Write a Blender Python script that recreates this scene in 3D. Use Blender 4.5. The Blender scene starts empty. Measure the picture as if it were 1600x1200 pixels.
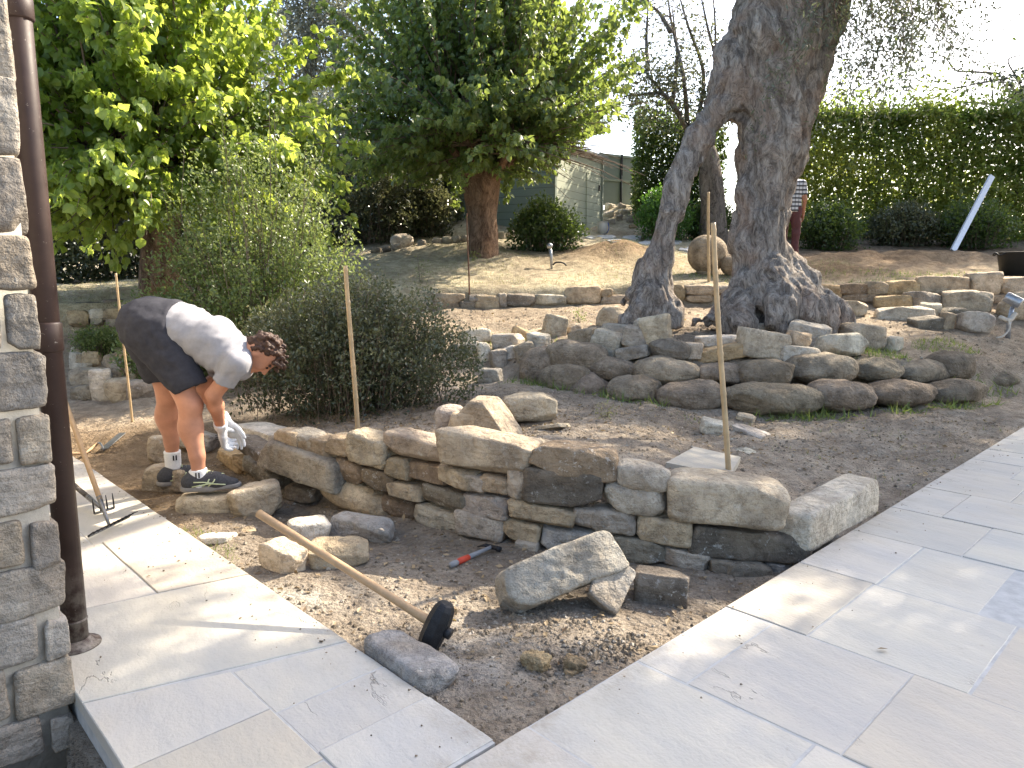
import bpy, math, random
import numpy as np
from mathutils import Vector, Matrix

# ------------------------------------------------------------------ camera, sky, sun, exposure
S = bpy.context.scene
F_PX, PITCH, EYE = 1131.0, math.radians(8.45), 1.3
SUN_AZ, SUN_EL = math.radians(51), math.radians(39)      # azimuth measured from +Y towards +X
cam_d = bpy.data.cameras.new('camera')
cam_d.sensor_width = 36.0; cam_d.lens = 36.0 * F_PX / 1600.0; cam_d.clip_start = 0.05; cam_d.clip_end = 2000
cam = bpy.data.objects.new('camera', cam_d); S.collection.objects.link(cam)
cam.location = (0, 0, EYE); cam.rotation_euler = (math.pi/2 - PITCH, 0, 0)
S.camera = cam
W = bpy.data.worlds.new('World'); S.world = W; W.use_nodes = True
_nt = W.node_tree; _bg = _nt.nodes['Background']
_sky = _nt.nodes.new('ShaderNodeTexSky'); _sky.sky_type = 'NISHITA'; _sky.sun_disc = False
_sky.sun_elevation = SUN_EL; _sky.sun_rotation = SUN_AZ
_sky.dust_density = 3.0; _sky.air_density = 1.0; _sky.ozone_density = 1.0
_nt.links.new(_sky.outputs[0], _bg.inputs[0]); _bg.inputs[1].default_value = 0.15
sun_d = bpy.data.lights.new('sun', 'SUN'); sun_d.energy = 4.3; sun_d.angle = math.radians(0.55); sun_d.color = (1.0, 0.89, 0.72)
sun = bpy.data.objects.new('sun', sun_d); S.collection.objects.link(sun)
SUNDIR = np.array([math.sin(SUN_AZ)*math.cos(SUN_EL), math.cos(SUN_AZ)*math.cos(SUN_EL), math.sin(SUN_EL)])
sun.rotation_euler = Vector(SUNDIR).to_track_quat('Z', 'Y').to_euler()
S.view_settings.view_transform = 'Standard'; S.view_settings.look = 'None'
S.view_settings.exposure = 1.78; S.view_settings.gamma = 1.0
try:
    S.cycles.max_bounces = 8; S.cycles.diffuse_bounces = 4; S.cycles.transmission_bounces = 5; S.cycles.transparent_max_bounces = 6
except Exception: pass

# ------------------------------------------------------------------ helpers
rng = np.random.default_rng(7)
C = S.collection
def A(*v): return np.array(v, float)
def ray(px, py):
    u = -(py-600)/F_PX
    return A((px-800)/F_PX, math.cos(PITCH)+u*math.sin(PITCH), -math.sin(PITCH)+u*math.cos(PITCH))
def onz(px, py, z=0.0):
    d = ray(px, py); return A(0,0,EYE) + d*((z-EYE)/d[2])
def onY(px, py, Y):
    d = ray(px, py); return A(0,0,EYE) + d*(Y/d[1])

def _hash(ix, iy, iz, s):
    h = (ix*374761393 + iy*668265263 + iz*1274126177 + s*974634721) & 0xffffffff
    h = ((h ^ (h >> 13))*1274126177) & 0xffffffff
    return ((h ^ (h >> 16)) & 0xffff)/32767.5 - 1.0
def vnoise(P, s=0):
    P = np.asarray(P, float); I = np.floor(P).astype(np.int64); f = P-I; f = f*f*(3-2*f); r = 0
    for dx in (0,1):
        for dy in (0,1):
            for dz in (0,1):
                w = (f[...,0] if dx else 1-f[...,0])*(f[...,1] if dy else 1-f[...,1])*(f[...,2] if dz else 1-f[...,2])
                r = r + w*_hash(I[...,0]+dx, I[...,1]+dy, I[...,2]+dz, s)
    return r
def fbm(P, o=3, s=0):
    P = np.asarray(P, float); a, r = 1.0, 0.0
    for k in range(o): r = r + a*vnoise(P*(2.03**k)+k*17.3, s+k); a *= .5
    return r
def sstep(a, b, x):
    t = np.clip((x-a)/(b-a), 0, 1); return t*t*(3-2*t)

def tag(o, label=None, cat=None, group=None, kind=None):
    if label: o['label'] = label
    if cat: o['category'] = cat
    if group: o['group'] = group
    if kind: o['kind'] = kind
    return o
def mk(name, V, F, mat=None, parent=None, smooth=True, attrs=None, cols=None, loc=None, rot=None, mats=None, midx=None):
    """V (n,3), F list or (m,k) int array -> one mesh object"""
    me = bpy.data.meshes.new(name)
    V = np.asarray(V, float)
    if isinstance(F, np.ndarray):
        m, k = F.shape
        me.vertices.add(len(V)); me.vertices.foreach_set('co', V.astype(np.float32).ravel())
        me.loops.add(m*k); me.loops.foreach_set('vertex_index', F.astype(np.int32).ravel())
        me.polygons.add(m); me.polygons.foreach_set('loop_start', np.arange(0, m*k, k, dtype=np.int32))
        me.update(calc_edges=True)
    else:
        me.from_pydata(V.tolist(), [], [list(map(int, f)) for f in F]); me.update()
    n = len(me.polygons)
    me.polygons.foreach_set('use_smooth', np.full(n, bool(smooth)))
    if midx is not None: me.polygons.foreach_set('material_index', np.asarray(midx, np.int32))
    for k, v in (attrs or {}).items():
        a = me.attributes.new(k, 'FLOAT', 'POINT'); a.data.foreach_set('value', np.asarray(v, np.float32))
    if cols is not None:
        cc = np.ones((len(V), 4), np.float32); cc[:, :3] = cols
        a = me.attributes.new('tint', 'FLOAT_COLOR', 'POINT'); a.data.foreach_set('color', cc.ravel())
    for mm in (mats or [mat]):
        if mm: me.materials.append(mm)
    me.update()
    o = bpy.data.objects.new(name, me); C.objects.link(o)
    if loc is not None: o.location = tuple(float(x) for x in loc)
    if rot is not None: o.rotation_euler = rot
    if parent: o.parent = parent
    return o
def empty(name, loc=(0,0,0), rot=(0,0,0)):
    o = bpy.data.objects.new(name, None); C.objects.link(o); o.location = tuple(float(x) for x in loc); o.rotation_euler = rot
    o.empty_display_size = .1
    return o
class MB:
    """mesh collector: V, F in one coordinate frame"""
    def __init__(s): s.V = []; s.F = []; s.n = 0; s.T = []; s.M = []
    def add(s, V, F, t=None, m=0):
        V = np.asarray(V, float); s.V.append(V)
        for f in F: s.F.append([int(i)+s.n for i in f]); s.M.append(m)
        s.n += len(V)
        s.T.append(np.tile(np.asarray(t if t is not None else (1,1,1), float), (len(V), 1)) if t is None or np.ndim(t) == 1 else np.asarray(t))
        return s
    def box(s, c, h, R=None, t=None, m=0, bev=0.0):
        c = np.asarray(c, float); hx, hy, hz = h
        if bev <= 0:
            V = np.array([[x,y,z] for x in (-hx,hx) for y in (-hy,hy) for z in (-hz,hz)])
            F = [(0,1,3,2),(4,6,7,5),(0,4,5,1),(2,3,7,6),(0,2,6,4),(1,5,7,3)]
        else:
            b = bev; V = []; idx = {}
            for x in (-1,1):
                for y in (-1,1):
                    for z in (-1,1):
                        for ax in range(3):
                            v = [x*(hx-b), y*(hy-b), z*(hz-b)]; v[ax] = (x,y,z)[ax]*h[ax]
                            idx[(x,y,z,ax)] = len(V); V.append(v)
            V = np.array(V); F = []
            for ax in range(3):
                o1, o2 = [a for a in range(3) if a != ax]
                for sg in (-1,1):
                    q = []
                    for a_, b_ in ((-1,-1),(1,-1),(1,1),(-1,1)):
                        k = [0,0,0]; k[ax] = sg; k[o1] = a_; k[o2] = b_; q.append(idx[(k[0],k[1],k[2],ax)])
                    F.append(q)
                for a_ in (-1,1):
                    for b_ in (-1,1):
                        q = []
                        for e_, pa in ((-1,o1),(-1,o2),(1,o2),(1,o1)):
                            k = [0,0,0]; k[ax] = e_; k[o1] = a_; k[o2] = b_; q.append(idx[(k[0],k[1],k[2],pa)])
                        F.append(q)
            for x in (-1,1):
                for y in (-1,1):
                    for z in (-1,1): F.append([idx[(x,y,z,a)] for a in range(3)])
        if R is not None: V = V @ np.asarray(R).T
        return s.add(V+c, F, t, m)
    def tube(s, P, r, n=8, cap=True, t=None, m=0, ang=None):
        V, F = tube(P, r, n, cap); return s.add(V, F, t, m)
    def make(s, name, mat=None, parent=None, smooth=False, loc=None, cols=False, mats=None, rot=None):
        o = mk(name, np.vstack(s.V), s.F, mat, parent, smooth, cols=np.vstack(s.T) if cols else None, loc=loc, mats=mats, midx=s.M if mats else None, rot=rot)
        return o
def fix_normals(o):
    import bmesh
    b = bmesh.new(); b.from_mesh(o.data); bmesh.ops.recalc_face_normals(b, faces=b.faces); b.to_mesh(o.data); b.free(); return o
def tube(P, r, n=8, cap=True):
    P = np.asarray(P, float); k = len(P); r = np.broadcast_to(np.asarray(r, float), (k,))
    T = np.gradient(P, axis=0); T /= np.linalg.norm(T, axis=1, keepdims=True)+1e-12
    ref = A(0,0,1) if abs(T[0,2]) < .9 else A(1,0,0)
    V = []; u = np.cross(T[0], ref); u /= np.linalg.norm(u)
    for i in range(k):
        u = u - T[i]*(u@T[i]); u /= np.linalg.norm(u)+1e-12; w = np.cross(T[i], u)
        a = np.arange(n)*2*math.pi/n
        V.append(P[i] + r[i]*(np.cos(a)[:,None]*u + np.sin(a)[:,None]*w))
    V = np.vstack(V); F = []
    for i in range(k-1):
        for j in range(n):
            F.append((i*n+j, i*n+(j+1)%n, (i+1)*n+(j+1)%n, (i+1)*n+j))
    if cap:
        F.append(tuple(range(n-1,-1,-1))); F.append(tuple((k-1)*n+j for j in range(n)))
    return V, F
def rotz(a): return np.array([[math.cos(a),-math.sin(a),0],[math.sin(a),math.cos(a),0],[0,0,1]])
def roty(a): return np.array([[math.cos(a),0,math.sin(a)],[0,1,0],[-math.sin(a),0,math.cos(a)]])
def rotx(a): return np.array([[1,0,0],[0,math.cos(a),-math.sin(a)],[0,math.sin(a),math.cos(a)]])
def frame(z, ref=None):
    z = np.asarray(z, float); z = z/np.linalg.norm(z); ref = A(0,0,1) if ref is None else np.asarray(ref, float)
    if abs(z@ref) > .98*np.linalg.norm(ref): ref = A(1,0,0)
    x = np.cross(ref, z); x /= np.linalg.norm(x); return np.stack([x, np.cross(z, x), z], 1)   # columns
def bez(P, n):
    """Catmull-Rom through points"""
    P = np.asarray(P, float); Q = np.vstack([2*P[0]-P[1], P, 2*P[-1]-P[-2]]); out = []
    m = len(P)-1
    for t in np.linspace(0, m-1e-6, n):
        i = int(t); f = t-i; a,b,c,d = Q[i:i+4]
        out.append(.5*((2*b)+(-a+c)*f+(2*a-5*b+4*c-d)*f*f+(-a+3*b-3*c+d)*f**3))
    return np.array(out)

# ------------------------------------------------------------------ materials
class NT:
    def __init__(s, name):
        s.m = bpy.data.materials.new(name); s.m.use_nodes = True; s.t = s.m.node_tree; s.t.nodes.clear()
        s.out = s.t.nodes.new('ShaderNodeOutputMaterial')
    def n(s, typ, **kw):
        nd = s.t.nodes.new('ShaderNode'+typ)
        for k, v in kw.items():
            if k.startswith('_'): setattr(nd, k[1:], v)
            else:
                key = int(k[1:]) if k[0] == 'i' and k[1:].isdigit() else k.replace('__', ' ')
                s.put(nd.inputs[key], v)
        return nd
    def put(s, sock, v):
        if isinstance(v, bpy.types.NodeSocket): s.t.links.new(v, sock)
        elif isinstance(v, bpy.types.Node): s.t.links.new(v.outputs[0], sock)
        else:
            if sock.type == 'RGBA' and len(v) == 3: v = (*v, 1)
            sock.default_value = v
    def noise(s, vec, scale, detail=4, rough=.55):
        return s.n('TexNoise', Vector=vec, Scale=scale, Detail=float(detail), Roughness=rough).outputs['Fac']
    def ramp(s, fac, *stops):
        r = s.n('ValToRGB', Fac=fac); e = r.color_ramp.elements
        while len(e) > 1: e.remove(e[-1])
        for i, (p, c) in enumerate(stops):
            el = e[0] if i == 0 else e.new(p)
            el.position = p; el.color = (c, c, c, 1) if np.isscalar(c) else (*c, 1)
        return r.outputs[0]
    def mix(s, f, a, b, mode='MIX'):
        m = s.n('MixRGB', _blend_type=mode); s.put(m.inputs[0], f); s.put(m.inputs[1], a); s.put(m.inputs[2], b); return m.outputs[0]
    def math(s, op, a, b=0.0):
        m = s.n('Math', _operation=op); s.put(m.inputs[0], a); s.put(m.inputs[1], b); return m.outputs[0]
    def coord(s, k='Object', rnd=False, scale=None):
        v = s.n('TexCoord').outputs[k]
        if rnd:
            r = s.n('ObjectInfo').outputs['Random']
            v = s.n('VectorMath', _operation='ADD', i0=v, i1=s.n('CombineXYZ', X=s.math('MULTIPLY', r, 53.0), Y=s.math('MULTIPLY', r, 97.0), Z=s.math('MULTIPLY', r, 31.0)).outputs[0]).outputs[0]
        if scale: v = s.n('VectorMath', _operation='MULTIPLY', i0=v, i1=scale).outputs[0]
        return v
    def attr(s, name, out='Color'): return s.n('Attribute', _attribute_name=name).outputs[out]
    def bump(s, h, strength=.5, dist=.01, normal=None):
        b = s.n('Bump', Height=h, Strength=strength, Distance=dist)
        if normal is not None: s.put(b.inputs['Normal'], normal)
        return b.outputs[0]
    def bsdf(s, col, rough=.8, normal=None, spec=.3, metal=0.0, **kw):
        p = s.n('BsdfPrincipled'); s.put(p.inputs['Base Color'], col); s.put(p.inputs['Roughness'], rough)
        p.inputs['Specular IOR Level'].default_value = spec; p.inputs['Metallic'].default_value = metal
        if normal is not None: s.put(p.inputs['Normal'], normal)
        for k, v in kw.items(): s.put(p.inputs[k.replace('__',' ')], v)
        s.t.links.new(p.outputs[0], s.out.inputs[0]); s.p = p; return s.m

def m_rock(name, lichen=.35, stain=.5, bump=.9, gran=1.0, ochre=(.52,.40,.25)):
    t = NT(name); v = t.coord(rnd=True); tint = t.attr('tint')
    big = t.noise(v, 5*gran, 4); med = t.noise(v, 22*gran, 5, .65); fine = t.noise(v, 120*gran, 3, .7)
    c = t.mix(t.ramp(big, (.35, 0.), (.65, 1.)), t.mix(1., tint, (.62,.60,.58), 'MULTIPLY'), t.mix(1., tint, (1.22,1.20,1.15), 'MULTIPLY'))
    st = t.math('MULTIPLY', t.ramp(t.noise(v, 3.3*gran, 3), (.48, 0.), (.62, 1.)), stain)
    c = t.mix(st, c, t.mix(.6, tint, t.mix(1., ochre, (.8,.8,.8), 'MULTIPLY')))
    c = t.mix(t.math('MULTIPLY', t.ramp(med, (.3, 1.), (.5, 0.)), .55), c, t.mix(1., c, (.45,.43,.42), 'MULTIPLY'))
    c = t.mix(t.math('MULTIPLY', t.ramp(t.noise(v, 26*gran, 7, .8), (.575, 0.), (.63, 1.)), t.math('MULTIPLY', t.ramp(t.noise(v, 4*gran, 2), (.4,.25), (.6,1.)), lichen*1.5)), c, (.60,.575,.52))
    c = t.mix(t.math('MULTIPLY', t.ramp(fine, (.3, 1.), (.5, 0.)), .35), c, t.mix(1., c, (.5,.5,.5), 'MULTIPLY'))
    h = t.math('ADD', t.math('MULTIPLY', med, 1.0), t.math('MULTIPLY', fine, .35))
    lay = t.noise(t.n('VectorMath', _operation='MULTIPLY', i0=v, i1=(4.,4.,26.)).outputs[0], 1.4, 4)
    h = t.math('ADD', h, t.math('MULTIPLY', lay, .6))
    ch = t.n('TexVoronoi', Vector=t.n('VectorMath', _operation='ADD', i0=v, i1=t.n('VectorMath', _operation='SCALE', i0=t.n('TexNoise', Vector=v, Scale=9.).outputs['Color'], Scale=.12).outputs[0]).outputs[0], Scale=11.*gran, _feature='F1').outputs['Distance']
    h = t.math('ADD', h, t.math('MULTIPLY', t.math('ABSOLUTE', t.math('SUBTRACT', ch, .42)), -.9))
    c = t.mix(t.math('MULTIPLY', t.ramp(t.math('ABSOLUTE', t.math('SUBTRACT', t.noise(v, 6*gran, 7, .7), .5)), (0.,1.), (.018,0.)), .5), c, t.mix(1., c, (.4,.37,.34), 'MULTIPLY'))
    return t.bsdf(c, .9, t.bump(h, bump, .028), .2)
M = {}
M['stone'] = m_rock('dry_stone', .30, .45)
M['dark_stone'] = m_rock('weathered_dark_stone', .55, .35, .8, ochre=(.34,.24,.15))
M['boulder'] = m_rock('mossy_river_boulder', .18, .5, 1., 1.2, ochre=(.24,.16,.09))
def m_ground():
    t = NT('garden_soil'); v = t.coord(); tint = t.attr('tint')
    n1 = t.noise(v, 1.3, 5); n2 = t.noise(v, 9, 6, .7); n3 = t.noise(v, 70, 4, .7)
    c = t.mix(t.ramp(n1, (.35,0.), (.65,1.)), t.mix(1., tint, (.78,.76,.74), 'MULTIPLY'), t.mix(1., tint, (1.2,1.18,1.14), 'MULTIPLY'))
    c = t.mix(t.ramp(n2, (.42,.75), (.58,0.)), c, t.mix(1., c, (.6,.57,.55), 'MULTIPLY'))
    c = t.mix(t.math('MULTIPLY', t.ramp(n3, (.58,0.), (.70,1.)), .55), c, t.mix(.6, c, (.55,.50,.43)))
    c = t.mix(t.math('MULTIPLY', t.ramp(n3, (.28,1.), (.44,0.)), .7), c, t.mix(1., c, (.4,.38,.36), 'MULTIPLY'))
    vo = t.n('TexVoronoi', Vector=v, Scale=38.).outputs['Distance']
    h = t.math('ADD', t.math('ADD', t.math('MULTIPLY', n2, 1.6), n3), t.math('MULTIPLY', vo, -.6))
    return t.bsdf(c, .95, t.bump(h, .9, .035), .1)
M['ground'] = m_ground()
def m_paving():
    t = NT('pale_sandstone_paving'); v = t.coord(); tint = t.attr('tint'); ofs = t.attr('slab', 'Fac')
    vv = t.n('VectorMath', _operation='ADD', i0=v, i1=t.n('CombineXYZ', X=t.math('MULTIPLY', ofs, 31.), Y=t.math('MULTIPLY', ofs, 17.), Z=ofs).outputs[0]).outputs[0]
    rot = t.n('VectorRotate', _rotation_type='Z_AXIS', Vector=vv, Angle=.95).outputs[0]
    st = t.n('VectorMath', _operation='MULTIPLY', i0=rot, i1=(1.5, 3.6, 1.)).outputs[0]
    rip = t.noise(st, 1.3, 7, .6); vein = t.noise(st, 1.1, 3); fine = t.noise(vv, 90, 3)
    c = t.mix(t.ramp(vein, (.35,0.), (.7,1.)), t.mix(1., tint, (.88,.89,.92), 'MULTIPLY'), t.mix(1., tint, (1.06,1.03,.97), 'MULTIPLY'))
    c = t.mix(t.math('MULTIPLY', t.ramp(t.noise(vv, 2.2, 2), (.55,0.), (.7,1.)), .35), c, t.mix(1., c, (1.0,.93,.82), 'MULTIPLY'))
    crack = t.ramp(t.math('ABSOLUTE', t.math('SUBTRACT', t.noise(st, .9, 6, .6), .5)), (0.,1.), (.006,0.))
    msk = t.ramp(t.noise(vv, 1.7, 2), (.60,0.), (.66,1.))
    crack = t.math('MULTIPLY', crack, msk)
    c = t.mix(t.math('MULTIPLY', crack, .45), c, t.mix(1., c, (.5,.5,.52), 'MULTIPLY'))
    c = t.mix(t.math('MULTIPLY', t.ramp(fine, (.25,1.), (.4,0.)), .25), c, t.mix(1., c, (.7,.7,.7), 'MULTIPLY'))
    dirt = t.math('MULTIPLY', t.math('MULTIPLY', t.ramp(t.noise(v, 16, 6, .8), (.60,0.), (.70,1.)), t.ramp(t.noise(v, 2.3, 3), (.42,.15), (.62,1.))), .55)
    c = t.mix(dirt, c, (.33,.285,.225))
    rel = t.n('VectorMath', _operation='SUBTRACT', i0=v, i1=tuple(onz(780,1160))).outputs[0]
    da = t.math('ABSOLUTE', t.n('VectorMath', _operation='DOT_PRODUCT', i0=rel, i1=(-.6935,.7205,0.)).outputs['Value']); db = t.math('ABSOLUTE', t.n('VectorMath', _operation='DOT_PRODUCT', i0=rel, i1=(.7205,.6935,0.)).outputs['Value'])
    edge = t.ramp(t.math('MINIMUM', da, db), (0.,1.), (.10,.35), (.32,0.))
    sp = t.math('MULTIPLY', edge, t.ramp(t.noise(v, 7, 7, .75), (.44,0.), (.66,1.)))
    c = t.mix(t.math('MULTIPLY', sp, .8), c, (.30,.255,.195))
    h = t.math('ADD', t.math('ADD', rip, t.math('MULTIPLY', fine, .12)), t.math('MULTIPLY', crack, -.35))
    return t.bsdf(c, .55, t.bump(h, .75, .02), .3)
M['paving'] = m_paving()
def simple(name, col, rough=.7, var=.25, scale=12., bump=.2, spec=.3, metal=0., dist=.006, stretch=None):
    t = NT(name); v = t.coord(rnd=True, scale=stretch)
    n1 = t.noise(v, scale, 5, .6)
    c = t.mix(t.ramp(n1, (.3,0.), (.7,1.)), tuple(x*(1-var) for x in col), tuple(min(1, x*(1+var)) for x in col))
    return t.bsdf(c, rough, t.bump(t.noise(v, scale*4, 4), bump, dist), spec, metal)
def m_leaf(name, dark, light, trans=.45, tcol=None, rough=.45):
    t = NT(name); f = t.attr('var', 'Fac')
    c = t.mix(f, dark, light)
    p = t.n('BsdfPrincipled', Roughness=rough-.07); t.put(p.inputs['Base Color'], c); p.inputs['Specular IOR Level'].default_value = .55
    tr = t.n('BsdfTranslucent'); t.put(tr.inputs[0], t.mix(f, tcol[0], tcol[1]) if tcol else t.mix(1., c, (1.5,1.5,.9), 'MULTIPLY'))
    m = t.n('MixShader'); m.inputs[0].default_value = trans
    t.t.links.new(p.outputs[0], m.inputs[1]); t.t.links.new(tr.outputs[0], m.inputs[2]); t.t.links.new(m.outputs[0], t.out.inputs[0])
    return t.m
M['mulberry_leaf'] = m_leaf('mulberry_leaf', (.06,.12,.025), (.18,.25,.06), .55, ((.26,.40,.04),(.66,.74,.12)))
M['mulberry_leaf_deep'] = m_leaf('deep_mulberry_leaf', (.045,.09,.025), (.12,.17,.055), .38, ((.16,.27,.04),(.46,.54,.11)))
M['olive_leaf'] = m_leaf('olive_leaf', (.07,.085,.05), (.20,.22,.16), .25, ((.14,.17,.06),(.25,.28,.12)))
M['feather_leaf'] = m_leaf('feathery_shrub_leaf', (.06,.095,.03), (.19,.235,.085), .4, ((.16,.24,.05),(.40,.46,.13)))
M['dark_leaf'] = m_leaf('dark_shrub_leaf', (.035,.048,.022), (.14,.15,.075), .3, ((.09,.11,.04),(.26,.25,.11)), .35)
M['hedge_leaf'] = m_leaf('hedge_leaf', (.115,.145,.04), (.32,.32,.10), .55, ((.22,.32,.05),(.58,.62,.13)))
M['box_leaf'] = m_leaf('clipped_shrub_leaf', (.025,.05,.015), (.08,.12,.03), .35, ((.08,.16,.02),(.28,.36,.06)))
M['bright_leaf'] = m_leaf('bright_broom_leaf', (.04,.10,.02), (.10,.20,.04), .4, ((.10,.25,.03),(.22,.42,.05)))
M['grey_leaf'] = m_leaf('silver_tree_leaf', (.10,.11,.085), (.26,.27,.22), .3, ((.18,.20,.12),(.34,.36,.24)))
M['conifer_leaf'] = m_leaf('conifer_needle', (.02,.035,.018), (.06,.08,.035), .2, ((.04,.07,.02),(.12,.14,.05)))
M['dry_leaf'] = m_leaf('dry_fallen_leaf', (.12,.075,.04), (.38,.28,.16), .2, None, .7)
M['grass'] = m_leaf('dry_grass_blade', (.16,.15,.06), (.42,.38,.20), .35, ((.25,.27,.08),(.55,.52,.25)), .7)
M['green_grass'] = m_leaf('green_grass_blade', (.06,.11,.02), (.22,.27,.07), .4, ((.15,.25,.03),(.40,.45,.10)), .6)
def m_bark(name, a, b, c3, scale=7., strength=1.0, groove=5.):
    t = NT(name); v = t.coord(); sv = t.n('VectorMath', _operation='MULTIPLY', i0=v, i1=(1., 1., 1./groove)).outputs[0]
    w = t.n('VectorMath', _operation='ADD', i0=sv, i1=t.n('VectorMath', _operation='SCALE', i0=t.n('TexNoise', Vector=v, Scale=2.5).outputs['Color'], Scale=.35).outputs[0]).outputs[0]
    n1 = t.noise(w, scale, 7, .68); n2 = t.noise(w, scale*4.2, 5, .65); n3 = t.noise(v, 2.1, 3); n4 = t.noise(v, 60, 3, .7)
    c = t.mix(t.ramp(n1, (.38,0.), (.62,1.)), a, b)
    c = t.mix(t.ramp(n3, (.5,0.), (.68,.8)), c, t.mix(.6, c, c3))
    c = t.mix(t.ramp(n2, (.32,.9), (.52,0.)), c, t.mix(1., c, (.38,.36,.35), 'MULTIPLY'))
    c = t.mix(t.math('MULTIPLY', t.ramp(n4, (.6,0.), (.7,1.)), .3), c, (.45,.43,.40))
    h = t.math('ADD', t.math('MULTIPLY', n1, 1.2), t.math('ADD', t.math('MULTIPLY', n2, .7), t.math('MULTIPLY', n4, .2)))
    return t.bsdf(c, .92, t.bump(h, strength, .05), .15)
M['olive_bark'] = m_bark('olive_bark', (.16,.135,.115), (.50,.44,.38), (.36,.235,.16), 13., 1.0, 6.)
M['mulberry_bark'] = m_bark('mulberry_bark', (.10,.06,.04), (.33,.22,.15), (.36,.20,.11), 10., 1.0, 7.)
M['bark'] = m_bark('plain_bark', (.10,.085,.07), (.26,.22,.18), (.22,.16,.11), 9., .8, 4.)
M['twig'] = simple('twig_bark', (.16,.12,.09), .9)
M['soil_clod'] = m_rock('soil_clod', .1, .5, 1.0, 2.)
# ------------------------------------------------------------------ ground form
E1 = A(-.6935,.7205,0); E2 = A(.7205,.6935,0)          # along the path edge (back left) / along the patio edge (back right)
CORNER = onz(780,1160)
def plane(a, b, z=0.): return CORNER + E1*a + E2*b + A(0,0,z)   # a along E1, b along E2
W1P = np.array([[-2.15,5.05],[-1.69,4.5],[-1.41,4.28],[-1.14,4.14],[-.53,3.86],[-.27,3.63],[.16,3.44],[.62,3.38],[1.15,3.29],[1.47,3.345]])
W2P = np.array([[-.25,7.55],[.26,7.15],[.93,6.80],[1.6,6.52],[2.4,6.36],[3.1,6.5],[3.8,6.75],[4.5,7.1],[6.2,7.8],[9.,9.]])
W3P = np.array([[-9.,8.],[-6,8.7],[-4.5,9.3],[-2.5,10.4],[-1,11.],[1.5,11.4],[5,11.4],[9,11.2],[14,11.]])
def zlin(P, X): return np.interp(X, P[:,0], P[:,1])
def gz(X, Y, fine=True):
    X = np.asarray(X, float); Y = np.asarray(Y, float)
    w1 = zlin(W1P, X)+.18; w2 = zlin(W2P, X)+np.interp(X,[-.5,.3,3.2,4.6],[.5,.78,.78,.5]); w3 = zlin(W3P, X)+.12
    z0 = -.05 - .08*np.interp(X, [.3,1.1], [0,1])
    zb_front = .24*np.interp(X, [-2.2,-1.5,-.6,.9,1.9,2.6], [.1,.55,1,1,.15,-.12])
    zb_back = np.interp(X, [-6,-2,0,1,2.5,3.4,4.5,6], [.12,.16,.2,.13,.09,.07,.0,-.02])
    tb = np.clip((Y-w1)/np.maximum(w2-w1, .1), 0, 1)
    zB = zb_front + (zb_back-zb_front)*tb
    step1 = np.interp(X, [-2.3,-1.7,1.25,1.7], [0,1,1,0])
    s1 = sstep(-.10, .12, Y-w1)
    z = z0 + (zB-z0)*(s1*step1 + (1-step1)*sstep(-.6, 1.6, Y-w1))
    hC = np.interp(X, [-6,-3,-1,.2,1.,3,4.5,6,8], [.30,.34,.40,.48,.50,.46,.36,.30,.30])
    wid = np.interp(X, [-6,-.6,.2,5,7], [1.6,1.1,.32,.32,.6])
    s2 = sstep(0, 1, (Y-w2)/wid+.5)
    z = z + np.where(Y > w1, (hC-zb_back)*s2, 0)
    hC2 = np.interp(X, [-7,-4.5,-1,1.5,9], [.62,.66,.80,.86,.90])
    tc = np.clip((Y-w2-.2)/np.maximum(w3-w2-.4, .2), 0, 1)
    z = z + (hC2-hC)*tc
    hD = np.interp(X, [-7,-4.5,-1,1.5,9], [.95,1.0,1.08,1.13,1.16])
    s3 = sstep(-.1, .12, Y-w3)
    z = z + (hD-hC2)*s3
    sl = np.interp(X, [-9,-6,-3,-1,2,5,9], [.04,.06,.18,.24,.195,.16,.15])
    d = np.maximum(Y-w3, 0); z = z + sl*np.minimum(d, 8.5) + .03*np.clip(d-8.5, 0, 30)
    def heap(cx, cy, r, h, asp=1.):
        return h*np.exp(-(((X-cx)/(r*asp))**2+((Y-cy)/r)**2)*1.4)
    z = z + heap(2.0, 14.0, .75, .34, 1.3) + heap(6.6, 14.0, .8, .20, 1.6) + heap(8.5, 14.6, .7, .17, 1.8) + heap(5.6, 12.8, .7, .12, 2.)
    z = z + heap(-.3, 13.6, .9, .1) + heap(3.2, 20.3, 1.3, .5)
    # under the paving and the low yard
    rel = np.stack([X-CORNER[0], Y-CORNER[1]], -1)
    a = rel@E1[:2]; b = rel@E2[:2]
    onpatio = sstep(.02, -.10, a)*(b > -30); z = np.where(a < .0, np.minimum(z, -.012-.09*onpatio), z)
    z = np.where((a >= 0) & (a < .25) & (Y > w1), z*sstep(-.05, .25, a)+(-.012)*(1-sstep(-.05, .25, a)), z)
    z = np.where((b < .0) & (a > -.5), np.minimum(z, -.10), z)
    z = np.where((b < -.83), -.42, z)
    if fine:
        P = np.stack([X, Y, 0*X], -1)
        on = (a > .02) & (b > .02)
        near = np.clip((Y-1.5)/3, .5, 1.3)
        z = z + np.where(on, near*(0.030*fbm(P*1.7, 3, 3) + .012*fbm(P*7., 3, 9) + np.where(Y>12,.05*np.exp(-((X-7.3)/2.6)**2-((Y-14.1)/1.)**2)*fbm(P*2.6,3,12),0) + .006*fbm(P*23., 2, 15)), 0)
    return z
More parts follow.
